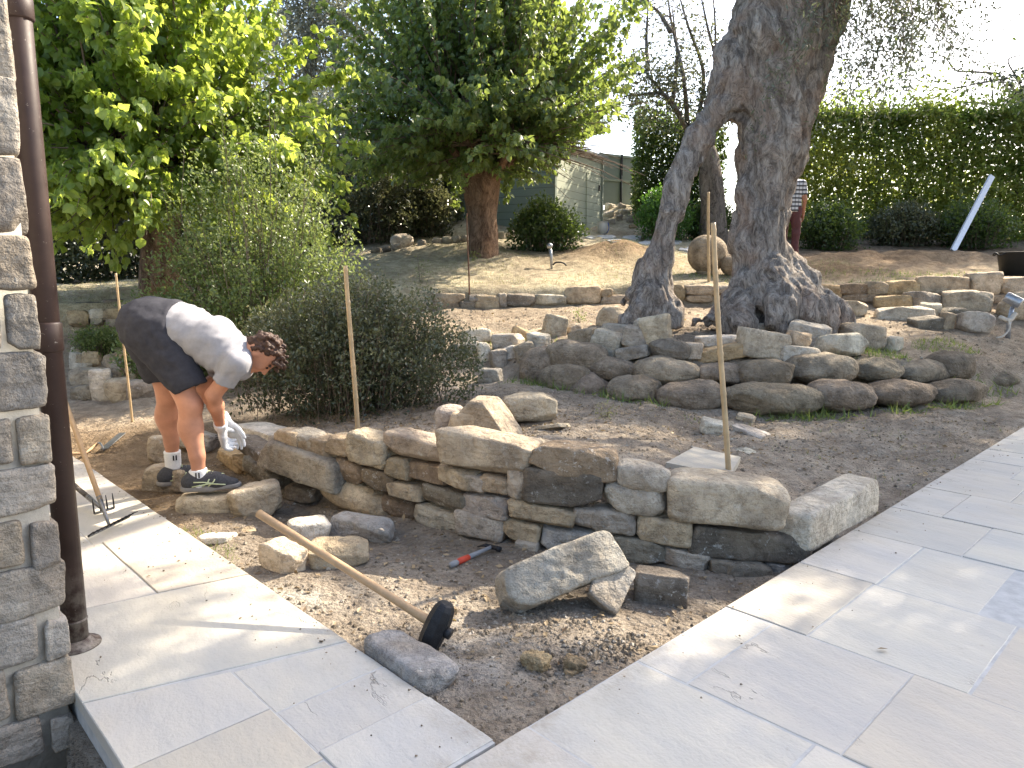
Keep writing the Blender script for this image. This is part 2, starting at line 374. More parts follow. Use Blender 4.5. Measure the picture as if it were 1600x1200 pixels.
def G(px, py, dz=0.):
    """world point where the sight line of a photo pixel meets the ground"""
    d = ray(px, py); t = np.geomspace(1.5, 60, 3000); P = A(0,0,EYE)+t[:,None]*d
    h = P[:,2]-gz(P[:,0], P[:,1], False); i = np.argmax(h < 0)
    if h[i] >= 0: i = len(t)-1
    j = max(i-1, 0); f = h[j]/(h[j]-h[i]+1e-9); p = P[j]+(P[i]-P[j])*np.clip(f, 0, 1); p[2] += dz
    return p
# ------------------------------------------------------------------ the setting: ground, path, patio
def build_ground():
    ys = np.concatenate([np.arange(-4, 1.4, .25), np.geomspace(1.4, 24, 430), np.geomspace(25, 400, 30)])
    us = np.concatenate([-np.geomspace(30, 1.02, 30), np.linspace(-1., 1., 330), np.geomspace(1.02, 30, 30)])
    yy = np.maximum(ys, 1.4)
    X = us[None,:]*yy[:,None]; Y = np.repeat(ys[:,None], len(us), 1)
    Z = gz(X, Y)
    n, m = X.shape; V = np.stack([X,Y,Z], -1).reshape(-1,3)
    i = np.arange(n*m).reshape(n,m); F = np.stack([i[:-1,:-1], i[:-1,1:], i[1:,1:], i[1:,:-1]], -1).reshape(-1,4)
    x, y = V[:,0], V[:,1]; P = np.stack([x,y,0*x], -1)
    w1 = zlin(W1P, x); w2 = zlin(W2P, x); w3 = zlin(W3P, x)
    soil = np.array([.35,.30,.24]); brown = np.array([.28,.205,.13]); dry = np.array([.46,.39,.285]); straw = np.array([.53,.48,.33])
    c = np.tile(soil, (len(x),1))
    k = sstep(.0, .6, y-w1)[:,None]; c = c*(1-k) + np.array([.39,.33,.26])*k
    k = (sstep(-1.3,-2.2,x)*sstep(6.6,5.6,y))[:,None]; c = c*(1-k)+brown*k
    k = sstep(-.3, 1.2, y-w2)[:,None]; c = c*(1-k) + np.array([.39,.32,.24])*k
    k = sstep(-.1,.3, y-w3)[:,None]; c = c*(1-k) + dry*k
    g = (sstep(-.1,.3, y-w3)*np.clip(.55+.9*fbm(P*.8,3,21),0,1)*sstep(5.2,3.5,x))[:,None]; c = c*(1-g*.8)+straw*g*.8
    bare = (sstep(13.,14.5,y)*sstep(4.,5.5,x))[:,None]; c = c*(1-bare)+np.array([.23,.18,.13])*bare
    for cx,cy,r in ((2.0,14.0,1.1),(6.9,14.,1.6),(5.6,12.8,1.)):
        k = np.exp(-((x-cx)**2*.5+(y-cy)**2)/r**2*1.5)[:,None]; c = c*(1-k)+np.array([.36,.25,.15])*k
    q = G(720,1030); k = (np.exp(-((x-q[0])**2+(y-q[1])**2*.7)/.04)*np.clip(.5+fbm(P*9,3,5),0,1))[:,None]; c = c*(1-k*.8)+np.array([.55,.53,.49])*k*.8
    q = G(455,935); k = (np.exp(-((x-q[0])**2+(y-q[1])**2)/.03)*np.clip(.4+fbm(P*9,3,6),0,1))[:,None]; c = c*(1-k*.7)+np.array([.5,.48,.43])*k*.7
    o = mk('ground', V, F, M['ground'], cols=c); tag(o, kind='structure')
build_ground()

def slabs(name, cells, z1, th):
    """cells: list of quads (4 plan points as (a,b)); each becomes one thick slab with a joint gap"""
    mb_V, mb_F, T, S_ = [], [], [], []; n = 0
    for ci, q in enumerate(cells):
        q = np.array(q, float); ctr = q.mean(0)
        N = 7
        sh = [0,0,0]
        base = A(.475,.442,.39)*(1+.045*rng.normal())*A(1+.01*rng.normal(), 1, 1-.015*abs(rng.normal()))
        if rng.random() < .25: base = base*A(1.01,.975,.925)
        dz = .0022*rng.normal(); oz = rng.uniform(0, 9)
        g = .0032
        e = []
        for k in range(4):
            v = q[k]; d1 = q[(k+1)%4]-v; d2 = q[k-1]-v
            d1 = d1/np.linalg.norm(d1); d2 = d2/np.linalg.norm(d2); e.append(v+g*d1+g*d2)
        e = np.array(e)
        def ring(off, z):
            out = []
            for k in range(4):
                d1 = q[(k+1)%4]-q[k]; d2 = q[k-1]-q[k]; d1 = d1/np.linalg.norm(d1); d2 = d2/np.linalg.norm(d2)
                a = e[k]+off*d1+off*d2; b2 = e[(k+1)%4]+off*(-d1)+off*((q[(k+2)%4]-q[(k+1)%4])/np.linalg.norm(q[(k+2)%4]-q[(k+1)%4]))
                for f in np.linspace(0, 1, N, endpoint=False):
                    w = a+(b2-a)*f; jit = .0018*vnoise(A(w[0]*25, w[1]*25, ci*3.1)[None])[0]
                    out.append(plane(w[0]+jit, w[1]+jit, z))
            return out
        V = ring(0, -th) + ring(0, z1+dz-.0025) + ring(.003, z1+dz)
        R = 4*N; F = []
        for r in range(2):
            for k in range(R): F.append((n+r*R+k, n+r*R+(k+1)%R, n+(r+1)*R+(k+1)%R, n+(r+1)*R+k))
        F.append([n+2*R+k for k in range(R)])
        mb_V += V; mb_F += F; T += [base]*len(V); S_ += [oz]*len(V); n += len(V)
    o = mk(name, np.array(mb_V), mb_F, M['paving'], smooth=False, cols=np.array(T), attrs={'slab': S_})
    fix_normals(o); return tag(o, kind='structure')
M['mortar'] = simple('pale_joint_mortar', (.42,.41,.39), .9, .15, 20, .3)
def build_paving():
    b = [-1.0,-.46,.11,.64,1.23,1.88,2.50,3.05,3.62,4.21,4.65,5.08,5.6,6.2,6.9,7.5,8.1,8.8,9.5]
    splits = {0:[-.32,-.8,-1.3,-1.8],1:[-.5,-1.0,-1.5],2:[-.62,-1.1,-1.7],3:[-.2,-.69,-1.25,-1.7],4:[-.33,-.85,-1.4],5:[-.34,-.72,-1.2,-1.8],6:[-.5,-.95,-1.6],7:[-.26,-.75,-1.3]}
    cells = []
    for i in range(len(b)-1):
        sp = splits.get(i) or sorted((-rng.uniform(.22,.6) - k*.52 for k in range(4)), reverse=True)
        e = [0.]+list(sp)+[-2.4,-3.0,-3.6,-4.2]
        for k in range(len(e)-1):
            cells.append([(e[k],b[i]),(e[k],b[i+1]),(e[k+1],b[i+1]),(e[k+1],b[i])])
    slabs('patio', cells, 0., .06)
    bed = MB(); c = plane(-2.1, 4.2); R = np.stack([E1, E2, A(0,0,1)], 1)
    bed.box(c+A(0,0,-.0635), (2.098,5.295,.06), R)
    tag(bed.make('patio_bed', M['mortar']), kind='structure')
    # path: a = .0 .. 8 , b = -.8 .. 0
    cells = []
    for a0, a1 in ((.02,.32),(.32,.57),(.57,.885)): cells.append([(a0,-.39),(a1,-.39),(a1,0),(a0,0)])
    for a0, a1 in ((.02,.28),(.28,.6),(.6,.96)): cells.append([(a0,-.80),(a1,-.80),(a1,-.39),(a0,-.39)])
    cells[2][1] = (.89,-.39); cells[2][2] = (.80,0); cells[5][1] = (1.03,-.80); cells[5][2] = (.89,-.39)
    cells.append([(1.03,-.80),(1.78,-.80),(1.62,0),(.80,0)])
    cells.append([(1.78,-.80),(2.55,-.80),(2.5,-.36),(1.70,-.36)]); cells.append([(1.70,-.36),(2.5,-.36),(2.45,0),(1.62,0)])
    a = 2.5
    while a < 9:
        d = rng.uniform(.55,.85); s = -.05 if a < 2.6 else 0
        cells.append([(a+.05 if a<2.6 else a,-.80),(a+d,-.80),(a+d,-.4),(a,-.4)]); cells.append([(a,-.4),(a+d,-.4),(a+d,0),(a+s,0)]); a += d
    slabs('path', cells, 0., .045)
    bed = MB(); c = plane(4.5,-.4)
    bed.box(c+A(0,0,-.2335), (4.49,.394,.23), R)
    tag(bed.make('path_bed', M['mortar']), kind='structure')
build_paving()

# ------------------------------------------------------------------ rocks
def cube_sphere(n):
    g = np.tan(np.linspace(-1,1,n+1)*math.pi/4); V = []; F = []; idx = {}
    for ax in range(3):
        for s in (-1,1):
            for i in range(n+1):
                for j in range(n+1):
                    p = [0,0,0]; p[ax] = s; p[(ax+1)%3] = g[i]; p[(ax+2)%3] = g[j]
                    k = tuple(round(x,5) for x in p)
                    if k not in idx: idx[k] = len(V); V.append(p)
            for i in range(n):
                for j in range(n):
                    q = []
                    for di,dj in ((0,0),(1,0),(1,1),(0,1)):
                        p = [0,0,0]; p[ax] = s; p[(ax+1)%3] = g[i+di]; p[(ax+2)%3] = g[j+dj]; q.append(idx[tuple(round(x,5) for x in p)])
                    F.append(q if s > 0 else q[::-1])
    return np.array(V, float), np.array(F)
_CS = {}
def rock_shape(hx, hy, hz, seed, p=None, cuts=10, rough=.045, n=16, wedge=None, taper=1.):
    if n not in _CS: _CS[n] = cube_sphere(n)
    D, F = _CS[n]; r = np.random.default_rng(seed); h = A(hx,hy,hz); hard = p is None or p > 4
    if p is None: p = r.uniform(6,13)
    # warp the sampling so long stones keep enough faces on every side
    d = D/np.linalg.norm(D, axis=1, keepdims=True)
    V = D*h; q = (np.abs(V/h)**p).sum(1)**(-1/p); V = V*q[:,None]
    # squareness varies per stone: shear and taper
    V[:,0] *= 1 + taper*(V[:,2]/hz)*r.uniform(-.07,.07) + (V[:,1]/hy)*r.uniform(-.06,.06)
    V[:,2] *= 1 + taper*(V[:,0]/hx)*r.uniform(-.10,.10)
    V[:,2] += taper*(V[:,0]/hx)**2*hz*r.uniform(-.08,.08)
    for k in range(cuts):
        nv = r.normal(size=3)*A(1,1,.9); nv = nv/h; nv /= np.linalg.norm(nv); s = V@nv; m = s.max()*(r.uniform(.80,.985) if hard else r.uniform(.78,.93))
        o = s > m; V[o] -= nv*((s[o]-m)*(.985 if hard else .9))[:,None]
    if wedge is not None:
        for nv, k in wedge:
            nv = np.asarray(nv, float); nv = nv/np.linalg.norm(nv); s = V@nv; o = s > k*s.max(); V[o] -= nv*((s[o]-k*s.max())*.95)[:,None]
    sz = min(hx,hy,hz)*2; L = (hx*hy*hz)**(1/3)*2
    dn = V/np.linalg.norm(V, axis=1, keepdims=True); so = r.uniform(0,99,3)
    rg = 1-np.abs(vnoise(V/L*5+so,11)); V = V + dn*(rough*L*(.55*fbm(V/L*2.3+so,2,1) + .30*fbm(V/L*7+so,2,4) + .16*vnoise(V/L*17+so,8) - (.28*rg**5 if hard else 0)))[:,None]
    return V, F
ROCKSEED = [100]
COL = {'cream':(0.531,0.446,0.334),'tan':(0.452,0.358,0.249),'grey':(0.401,0.352,0.292),'dark':(0.226,0.196,0.157),'brown':(0.311,0.231,0.157),'pale':(0.565,0.506,0.413),'blue':(0.418,0.391,0.355),'ochre':(0.486,0.352,0.201),'boulder':(0.294,0.237,0.175),'white':(0.655,0.594,0.498)}
def rock(name, label, cat, group, ctr, half, R, col, mat='stone', **kw):
    ROCKSEED[0] += 1; sd = ROCKSEED[0]; r = np.random.default_rng(sd)
    V, F = rock_shape(*half, sd, **kw)
    V = V @ np.asarray(R).T; zb = V[:,2].min()
    V[:,2] -= zb; loc = np.array(ctr, float); loc[2] += zb
    c = np.array(COL[col])*np.clip(1+.15*r.normal(),.72,1.32)*(1+.012*r.normal(size=3))
    o = mk(name, V, F, M['dark_stone' if mat == 'stone' and col in ('dark','brown') else mat], cols=np.tile(c,(len(V),1)), loc=loc)
    return tag(o, label, cat, group)
class Curve:
    """a wall's foot line in plan, parameterised by photo column"""
    def __init__(s, P, z):
        s.P = np.asarray(P, float); s.z = z
        s.px = np.array([800+F_PX*x/(y*math.cos(PITCH)+(EYE-z)*math.sin(PITCH)) for x, y in s.P])
    def at(s, px):
        x = np.interp(px, s.px, s.P[:,0]); y = np.interp(px, s.px, s.P[:,1])
        a = np.interp([px-25, px+25], s.px, s.P[:,0]); b = np.interp([px-25, px+25], s.px, s.P[:,1])
        if px-25 < s.px[0] or px+25 > s.px[-1]:
            i = 0 if px < s.px[len(s.px)//2] else -2
            t = s.P[i+1]-s.P[i]
        else: t = A(a[1]-a[0], b[1]-b[0])
        return A(x,y), t/np.linalg.norm(t)
def hit(px, py, base, nrm, off):
    d = ray(px,py); n3 = A(*nrm,0); o = A(*base,0)+n3*off; t = (o@n3)/(d@n3); return A(0,0,EYE)+d*t
def wstone(curve, box, col, label, th=.30, roll=0., setback=0., name='wall_stone', cat='stone', group=None, mat='stone', sink=0., **kw):
    x0,y0,x1,y1 = box; xc = (x0+x1)/2; ym = (y0+y1)/2
    th *= .62 if curve is CW1 else 1.; b, t = curve.at(xc); nrm = A(-t[1], t[0])
    if nrm[1] < 0: nrm = -nrm
    L = hit(x0, ym, b, nrm, setback); Rr = hit(x1, ym, b, nrm, setback)
    aa = (Rr-CORNER)@E1
    if curve is CW1 and aa < .035:
        setback += (.035-aa)/max(A(*nrm,0)@E1, .3); L = hit(x0, ym, b, nrm, setback); Rr = hit(x1, ym, b, nrm, setback)
    bot = hit(xc, y1, b, nrm, setback)[2]; top = hit(xc, y0, b, nrm, setback+.55*th)[2]
    fs = A(.975,.965) if curve is CW1 else A(1.,1.2) if mat == 'boulder' else A(.99,1.); hx = np.linalg.norm((Rr-L)[:2])/2*fs[0]; hz = max(.02, (top-bot)/2)*fs[1]; hy = th/2
    mid = (L+Rr)/2; ctr = A(mid[0], mid[1], (top+bot)/2-sink) + A(*nrm,0)*hy
    R = np.stack([A(*t,0), A(*nrm,0), A(0,0,1)], 1) @ rotz(rng.uniform(-.05,.05)) @ roty(math.radians(roll)+rng.uniform(-.02,.02))
    return rock(name, label, cat, group, ctr, (hx,hy,hz), R, col, mat, **kw)
def lstone(box, col, label, dep=.75, yaw=None, tilt=(0,0), name='loose_stone', cat='stone', group=None, mat='stone', dz=0., at=None, sink=.012, hmul=1., **kw):
    x0,y0,x1,y1 = box; xc = (x0+x1)/2
    g = G(xc, y1) if at is None else onY(xc, y1, at)
    dist = np.linalg.norm(g-A(0,0,EYE)); fwd = g[:2]/np.linalg.norm(g[:2])
    cd = g[1]*math.cos(PITCH)+(EYE-g[2])*math.sin(PITCH)
    w = (x1-x0)/F_PX*cd; vis = (y1-y0)/F_PX*cd; a = math.atan2(EYE-g[2], np.linalg.norm(g[:2]))
    d = dep*w; h = max((vis-.75*d*math.sin(a))/math.cos(a), .22*vis)*hmul
    yw = rng.uniform(-.6,.6) if yaw is None else math.radians(yaw)
    if tilt == (0,0) and yaw is None and 'p' not in kw:
        tilt = (rng.uniform(-14,10), rng.uniform(-15,15)); kw['p'] = rng.uniform(3.,11.); kw.setdefault('cuts', int(rng.integers(8,15)))
    R = rotz(yw) @ rotx(math.radians(tilt[0])) @ roty(math.radians(tilt[1]))
    # shrink so the turned stone still spans the photographed width
    sp = abs(math.cos(yw))*w + abs(math.sin(yw))*d; k = w/sp
    ctr = A(g[0]+fwd[0]*d*.5, g[1]+fwd[1]*d*.5, g[2]+h/2-sink+dz)
    return rock(name, label, cat, group, ctr, (w/2*k*1.05, d/2*k*1.05, h/2*1.05), R, col, mat, **kw)
# ------------------------------------------------------------------ dry-stone wall under construction
CW1 = Curve(W1P, -.05)
GW = 'stones of the unfinished dry-stone wall'
for box, col, roll, th, sb, lab, kw in [
 # base course
 ((408,745,446,790),'dark',0,.3,.05,'dark stone propping the big tilted grey slab near the worker',{}),
 ((440,752,486,787),'dark',0,.3,.02,'dark grey foot stone under the right end of the tilted grey slab',{}),
 ((644,784,713,831),'grey',3,.3,0,'grey foot stone right of the long brown lens-shaped boulder',{}),
 ((708,795,786,844),'grey',3,.3,0,'squared grey foot stone below a pale block, left of the hammer',{}),
 ((784,806,841,848),'tan',4,.28,0,'small beige foot stone behind the claw hammer head',{}),
 ((803,842,838,859),'grey',3,.2,-.03,'flat chip poking from under the small beige foot stone',{}),
 ((843,820,960,870),'blue',6,.3,0,'pale blue-grey foot stone just behind the top of the leaning slab',{}),
 ((955,832,1042,884),'dark',4,.3,0,'dark rough foot stone right of the top of the leaning slab',{}),
 ((1035,850,1112,894),'grey',6,.3,0,'greyish foot stone below the left end of the long black-brown stone',{}),
 ((1105,866,1146,902),'dark',6,.28,0,'narrow dark foot stone, second last before the patio edge',{}),
 ((1137,872,1212,908),'dark',5,.3,0,'low dark foot stone beside the patio edge with brown middle',{}),
 ((1204,873,1248,896),'blue',4,.25,.02,'little bluish stone wedged at the patio edge, last of the foot course',{}),
 # third course
 ((484,745,600,806),'tan',10,.42,-.02,'long brown lens-shaped boulder lying low at the wall foot',dict(p=2.6,cuts=3)),
 ((556,765,652,815),'brown',6,.40,.02,'brown boulder end running under a beige block, right of the lens-shaped boulder',dict(p=3,cuts=3)),
 ((600,747,658,783),'tan',3,.3,0,'rounded beige block above the brown boulder end',{}),
 ((652,752,722,797),'dark',4,.3,0,'dark brown mottled block above the grey foot stone',{}),
 ((718,765,794,811),'grey',3,.3,0,'squared pale grey block with white flecks over the squared foot stone',{}),
 ((792,781,898,822),'tan',6,.3,0,'long smooth beige stone sagging to the right below the big dark block',{}),
 ((894,786,940,827),'grey',3,.3,.01,'narrow grey stone tucked beside the end of the long smooth beige stone',{}),
 ((921,789,994,836),'grey',5,.3,0,'chunky grey stone with white flecks below the rounded olive-grey stone',{}),
 ((991,803,1085,854),'tan',7,.3,0,'brownish stone sloping down below the left end of the giant cream block',{}),
 ((1080,820,1274,880),'dark',5,.36,0,'long blackish brown stone under the giant cream block',{}),
 # second course
 ((398,690,520,757),'grey',8,.42,-.05,'big tilted grey slab with dark end jutting from the wall',dict(cuts=9)),
 ((508,711,568,756),'brown',14,.3,0,'brown lens-shaped stone leaning against the big tilted slab',dict(p=3)),
 ((561,727,612,767),'brown',6,.3,0,'small rust brown stone above the brown boulder',{}),
 ((576,707,601,735),'tan',6,.25,0,'tiny tan stone under the pale wedge of the top course',{}),
 ((597,709,637,750),'tan',5,.28,0,'upright beige stone second right of the pale wedge',{}),
 ((622,715,692,753),'brown',3,.3,0,'dark brown flecked stone below the cream brick of the top course',{}),
 ((677,722,734,762),'tan',4,.3,0,'squared beige stone under the left part of the long cream stone',{}),
 ((719,735,754,770),'grey',4,.3,0,'small square stone, left of a pair below the long cream stone',{}),
 ((747,737,795,772),'tan',4,.3,0,'small brown-grey stone, right of a pair below the long cream stone',{}),
 ((789,722,824,784),'grey',3,.3,0,'tall narrow grey stone set on end between courses',{}),
 ((814,726,942,794),'dark',3,.34,0,'big dark mottled block below the long dark brown capstone',{}),
 ((933,747,1048,812),'grey',7,.34,0,'rounded olive-grey stone beneath the small pale rounded capstone',dict(p=3.2)),
 # top course
 ((424,667,464,702),'tan',4,.26,.0,'small beige stone at the left end of the top course above the tilted slab',{}),
 ((447,670,490,705),'grey',5,.28,.0,'beige-grey stone, second from the left end of the top course',{}),
 ((462,678,516,717),'tan',4,.28,0,'rounded beige stone above the dark end of the tilted slab',{}),
 ((501,677,551,714),'tan',3,.28,0,'blocky tan stone left of the sunlit wedge in the top course',{}),
 ((537,675,599,730),'cream',8,.32,-.01,'pale wedge with sunlit top, standing between tan stone and cream brick',{}),
 ((594,675,685,719),'cream',5,.32,0,'cream brick-shaped capstone with bright top, right of the pale wedge',{}),
 ((680,674,826,741),'cream',4,.36,-.01,'long cream capstone with white sunlit top in the middle of the wall',{}),
 ((821,692,970,751),'brown',6,.36,0,'long dark brown capstone right of the long cream one',{}),
 ((952,719,1053,775),'pale',7,.34,0,'small pale rounded capstone with bright top beside the giant cream block',dict(p=3)),
 ((1042,741,1236,828),'cream',2,.46,-.01,'giant cream block on the right half of the wall',dict(cuts=5,p=8,rough=.03,n=18)),
 # left end by the worker
 ((355,683,412,716),'dark',6,.26,.04,'dark grey-green stone being set down under the worker\'s gloves',{}),
 ((336,697,370,732),'ochre',3,.24,.04,'tan stone left of a smaller one under the gloved stone',{}),
 ((362,704,384,733),'ochre',3,.24,.03,'small tan stone under the middle of the gloved stone',{}),
 ((376,714,424,756),'dark',12,.28,.0,'dark grey slanting stone left of the big tilted slab',{}),
 ((362,660,432,692),'pale',2,.40,.35,'flat pale slab lying behind the worker\'s gloves',{}),
 ((328,722,386,750),'brown',2,.30,.06,'flat brown stone low behind the toe of the near shoe',{}),
]:
    wstone(CW1, box, col, lab, th, roll, sb, group=GW, **kw)
GB = 'loose building stones lying on the ground'
for box, col, lab, kw in [
 ((228,722,302,772),'cream','cream stone the worker\'s far foot stands on',dict(dep=.6,yaw=-12,tilt=(0,5))),
 ((235,678,272,724),'cream','upright cream block behind the worker\'s far leg',dict(dep=.6,yaw=10)),
 ((278,668,342,704),'grey','greyish block between the worker\'s shins, behind his legs',dict(dep=.6)),
 ((284,766,378,804),'cream','flat tan stone the worker\'s near foot stands on',dict(dep=.55,yaw=0,p=7)),
 ((357,751,443,807),'cream','chunky tan stone right of the worker\'s near shoe',dict(dep=.6,yaw=20,tilt=(0,-8),cuts=10)),
 ((516,799,618,844),'blue','smooth grey flat-topped stone in front of the brown boulder',dict(dep=.55,yaw=-8,tilt=(0,5))),
 ((448,804,522,856),'white','white sunlit rubble stone behind the sledgehammer handle',dict(dep=.7,yaw=30,cuts=10)),
 ((403,843,482,898),'cream','angular cream stone under the sledgehammer handle with a sunlit edge',dict(dep=.6,yaw=-35,cuts=9,tilt=(0,10))),
 ((482,837,580,888),'tan','flat beige stone right of the angular cream one, behind the hammer handle',dict(dep=.7,yaw=12)),
 ((987,886,1077,951),'dark','dark brick-like stone at the right of the grey wedge',dict(dep=.6,yaw=-14,p=12,cuts=5,rough=.035,n=20)),
 ((313,821,364,850),'blue','thin grey flake beside the path below the worker\'s stone',dict(dep=.9,hmul=.6)),
 ((366,819,402,833),'tan','tiny tan flake right of the thin grey one',dict(dep=.9,hmul=.6)),
 ((264,776,288,788),'brown','little brown flake between the two stones the worker stands on',dict(dep=.9,hmul=.6)),
 ((676,628,737,680),'grey','dark grey rounded stone leaning left of the bright pyramid stone',dict(dep=.7,p=3,yaw=15)),
 ((700,640,760,688),'tan','brown stone half hidden at the left foot of the bright pyramid stone',dict(dep=.7)),
 ((784,609,870,658),'cream','blocky cream stone behind the bright pyramid stone',dict(dep=.7,yaw=8,p=6)),
 ((833,655,892,673),'cream','flat cream flake right of the bright pyramid stone',dict(dep=.8,hmul=.7)),
 ((743,573,786,599),'pale','flat pale stone lying alone left of the river boulders',dict(dep=.8,yaw=-20)),
 ((1092,653,1131,678),'white','small white broken stone left of the middle cane',dict(dep=.8,cuts=10)),
 ((1139,659,1206,682),'pale','flat curved flake right of the middle cane',dict(dep=.9,hmul=.6)),
 ((1149,644,1182,657),'cream','little cream stone behind the flat curved flake',dict(dep=.8)),
 ((1139,687,1186,714),'pale','pale triangular flake right of the middle cane, nearest the wall',dict(dep=1.,hmul=.4)),
 # heap left of the olive tree
 ((719,513,769,537),'pale','flat pale slab, far left of the stone heap beside the dark shrub',dict(dep=.7)),
 ((717,533,747,553),'pale','pale wedge at the left edge of the heap, below the flat slab',dict(dep=.7)),
 ((744,533,768,565),'white','white upright block in the left of the heap',dict(dep=.8)),
 ((765,519,820,548),'pale','long pale slab with brown face in the left of the heap',dict(dep=.7,yaw=-20)),
 ((797,511,830,536),'ochre','ochre slab tilted to the right in the heap',dict(dep=.6,tilt=(0,25))),
 ((823,519,862,547),'white','white wedge in the middle of the heap',dict(dep=.8)),
 ((764,544,793,574),'grey','small grey cube at the front of the heap',dict(dep=.8,yaw=15,p=8)),
 ((785,539,812,561),'white','small sunlit stone right of the grey cube',dict(dep=.8)),
 ((805,534,836,562),'cream','cream stone against the leftmost dark boulder',dict(dep=.8,tilt=(0,-20))),
 ((847,491,887,530),'cream','upright cream block at the back of the heap',dict(dep=.7,tilt=(0,12))),
 ((814,514,852,526),'tan','thin flat stone left of the upright cream block',dict(dep=.8)),
 ((880,504,914,524),'cream','small cream stone right of the upright cream block',dict(dep=.8)),
 ((927,477,982,513),'cream','arched cream stone at the foot of the slanting olive trunk',dict(dep=.5,p=2.6)),
 ((935,504,992,532),'grey','grey stone in front of the arched cream stone',dict(dep=.8)),
 # right of the olive tree
 ((1163,505,1200,530),'pale','pale chip half hidden below the olive roots',dict(dep=.7)),
 ((1223,501,1302,547),'grey','big grey slanted slab against the olive roots',dict(dep=.8,tilt=(0,10),at=7.9)),
 ((1269,519,1352,558),'pale','broad grey-topped stone right of the slanted slab',dict(dep=.7,at=7.6)),
 ((1313,504,1380,544),'cream','cream slab right of the olive roots, upper one of two',dict(dep=.7,tilt=(0,8))),
 ((1374,524,1412,547),'pale','small pale slab tucked at the right end of the cream slab',dict(dep=.8)),
 # rubble along the low wall at the right
 ((1309,469,1352,494),'cream','white-edged stone at the far left of the right rubble heap',dict(dep=.7)),
 ((1364,460,1422,483),'ochre','ochre pointed stone leaning before the low wall',dict(dep=.6,cuts=9)),
 ((1409,456,1472,484),'grey','grey rough stone beside the ochre pointed one',dict(dep=.7)),
 ((1368,477,1452,502),'pale','long pale stone spotted with grey, front of the right rubble heap',dict(dep=.5)),
 ((1434,473,1468,500),'pale','pale upright stone at the end of the long spotted one',dict(dep=.7)),
 ((1420,494,1470,514),'dark','dark flat stone below the long spotted one',dict(dep=.6)),
 ((1465,479,1508,504),'dark','dark slanted stone in the middle of the right rubble heap',dict(dep=.7)),
 ((1466,487,1492,514),'tan','small tan diamond-shaped stone below the dark slanted one',dict(dep=.7)),
 ((1470,452,1547,488),'cream','large tan peaked stone in the right rubble heap',dict(dep=.6,cuts=9)),
 ((1497,486,1545,520),'grey','grey rounded block in front of the large peaked stone',dict(dep=.7)),
 ((1560,455,1625,503),'tan','big brown stone at the photo\'s right edge under the low wall',dict(dep=.7,p=3)),
 # heap at the far left
 ((110,549,131,578),'white','sunlit white stone beside the downpipe, upper left of the left heap',dict(dep=.8)),
 ((127,547,162,576),'tan','tan stone with a white end, second in the upper row of the left heap',dict(dep=.8)),
 ((117,565,143,582),'white','small white stone below the tan one in the left heap',dict(dep=.8)),
 ((113,572,167,604),'grey','grey flat-topped stone left in the left heap',dict(dep=.7)),
 ((114,599,154,626),'dark','dark block at the left foot of the left heap, nearest the downpipe',dict(dep=.7)),
 ((144,575,177,626),'white','tall sunlit stone standing in the middle of the left heap',dict(dep=.7,yaw=20)),
 ((157,550,212,580),'tan','big brown stone at the top of the left heap, behind the thin cane',dict(dep=.7)),
 ((167,588,208,630),'cream','yellowish stone at the foot of the thin cane',dict(dep=.8)),
 ((199,590,246,630),'grey','grey rounded stone right of the thin cane, at the worker\'s knee',dict(dep=.8,p=3)),
 ((198,564,226,598),'tan','tan slanting stone behind the worker\'s dark shorts',dict(dep=.8)),
 ((176,562,202,592),'grey','grey stone in the centre of the left heap behind the cane',dict(dep=.8)),
 ((110,540,142,556),'pale','pale flat stone under the little low bush',dict(dep=.8)),
 ((184,543,214,562),'pale','pale stone right of the little low bush',dict(dep=.8)),
]:
    lstone(box, col, lab, group=GB, **kw)
def end_block():
    q0 = onz(1274,858)-CORNER; q1 = onz(1370,792)-CORNER; b0, b1 = q0@E2, q1@E2; w = .20; b0 -= .04
    zt = .035+hit(1300,762, plane(.2,(b0+b1)/2)[:2], -E1[:2], 0)[2]; ctr = plane(.03+w/2,(b0+b1)/2); hz = (zt+.03)/2; ctr[2] = zt-hz
    rock('wall_stone','big pale cube ending the wall at the patio edge','stone',GW,ctr,((b1-b0)/2,w/2,hz),np.stack([E2,E1,A(0,0,1)],1),'pale',cuts=2,p=14,rough=.03,n=24,taper=0.)
end_block()
# pyramid stone: two hewn faces meeting on a ridge
lstone((700,616,824,690),'cream','bright pyramid-shaped stone with a sunlit right face',dep=.55,yaw=-25,group=GB,cuts=3,p=9,rough=.025,n=18,
       wedge=[((.95,0,.75),.38),((-.9,-.2,.8),.62)])
# the leaning slab in the pit, its own long shape
def leaning_slab():
    g = G(880,955); ROCKSEED[0] += 1
    V, F = rock_shape(.275,.075,.095, 4321, p=9, cuts=9, rough=.04, n=26)
    R = rotz(math.radians(14)) @ rotx(math.radians(-32)) @ roty(math.radians(-15))
    V = V@R.T; V[:,2] -= V[:,2].min()
    o = mk('loose_stone', V, F, M['stone'], cols=np.tile(A(.34,.315,.27),(len(V),1)), loc=(g[0]-.005, g[1]+.10, g[2]-.02))
    tag(o, 'big pale grey slab propped at a slant in the dug pit', 'stone', GB)
    g = G(955,955); V, F = rock_shape(.115,.035,.075, 4377, p=9, cuts=8, rough=.04, n=18); R = rotz(math.radians(24)) @ rotx(math.radians(-42)) @ roty(math.radians(-44)); V = V@R.T; V[:,2] -= V[:,2].min()
    tag(mk('loose_stone', V, F, M['stone'], cols=np.tile(A(.33,.30,.26),(len(V),1)), loc=(g[0], g[1]+.06, g[2]-.015)), 'thin grey wedge leaning beside the big slab', 'stone', GB)
leaning_slab()
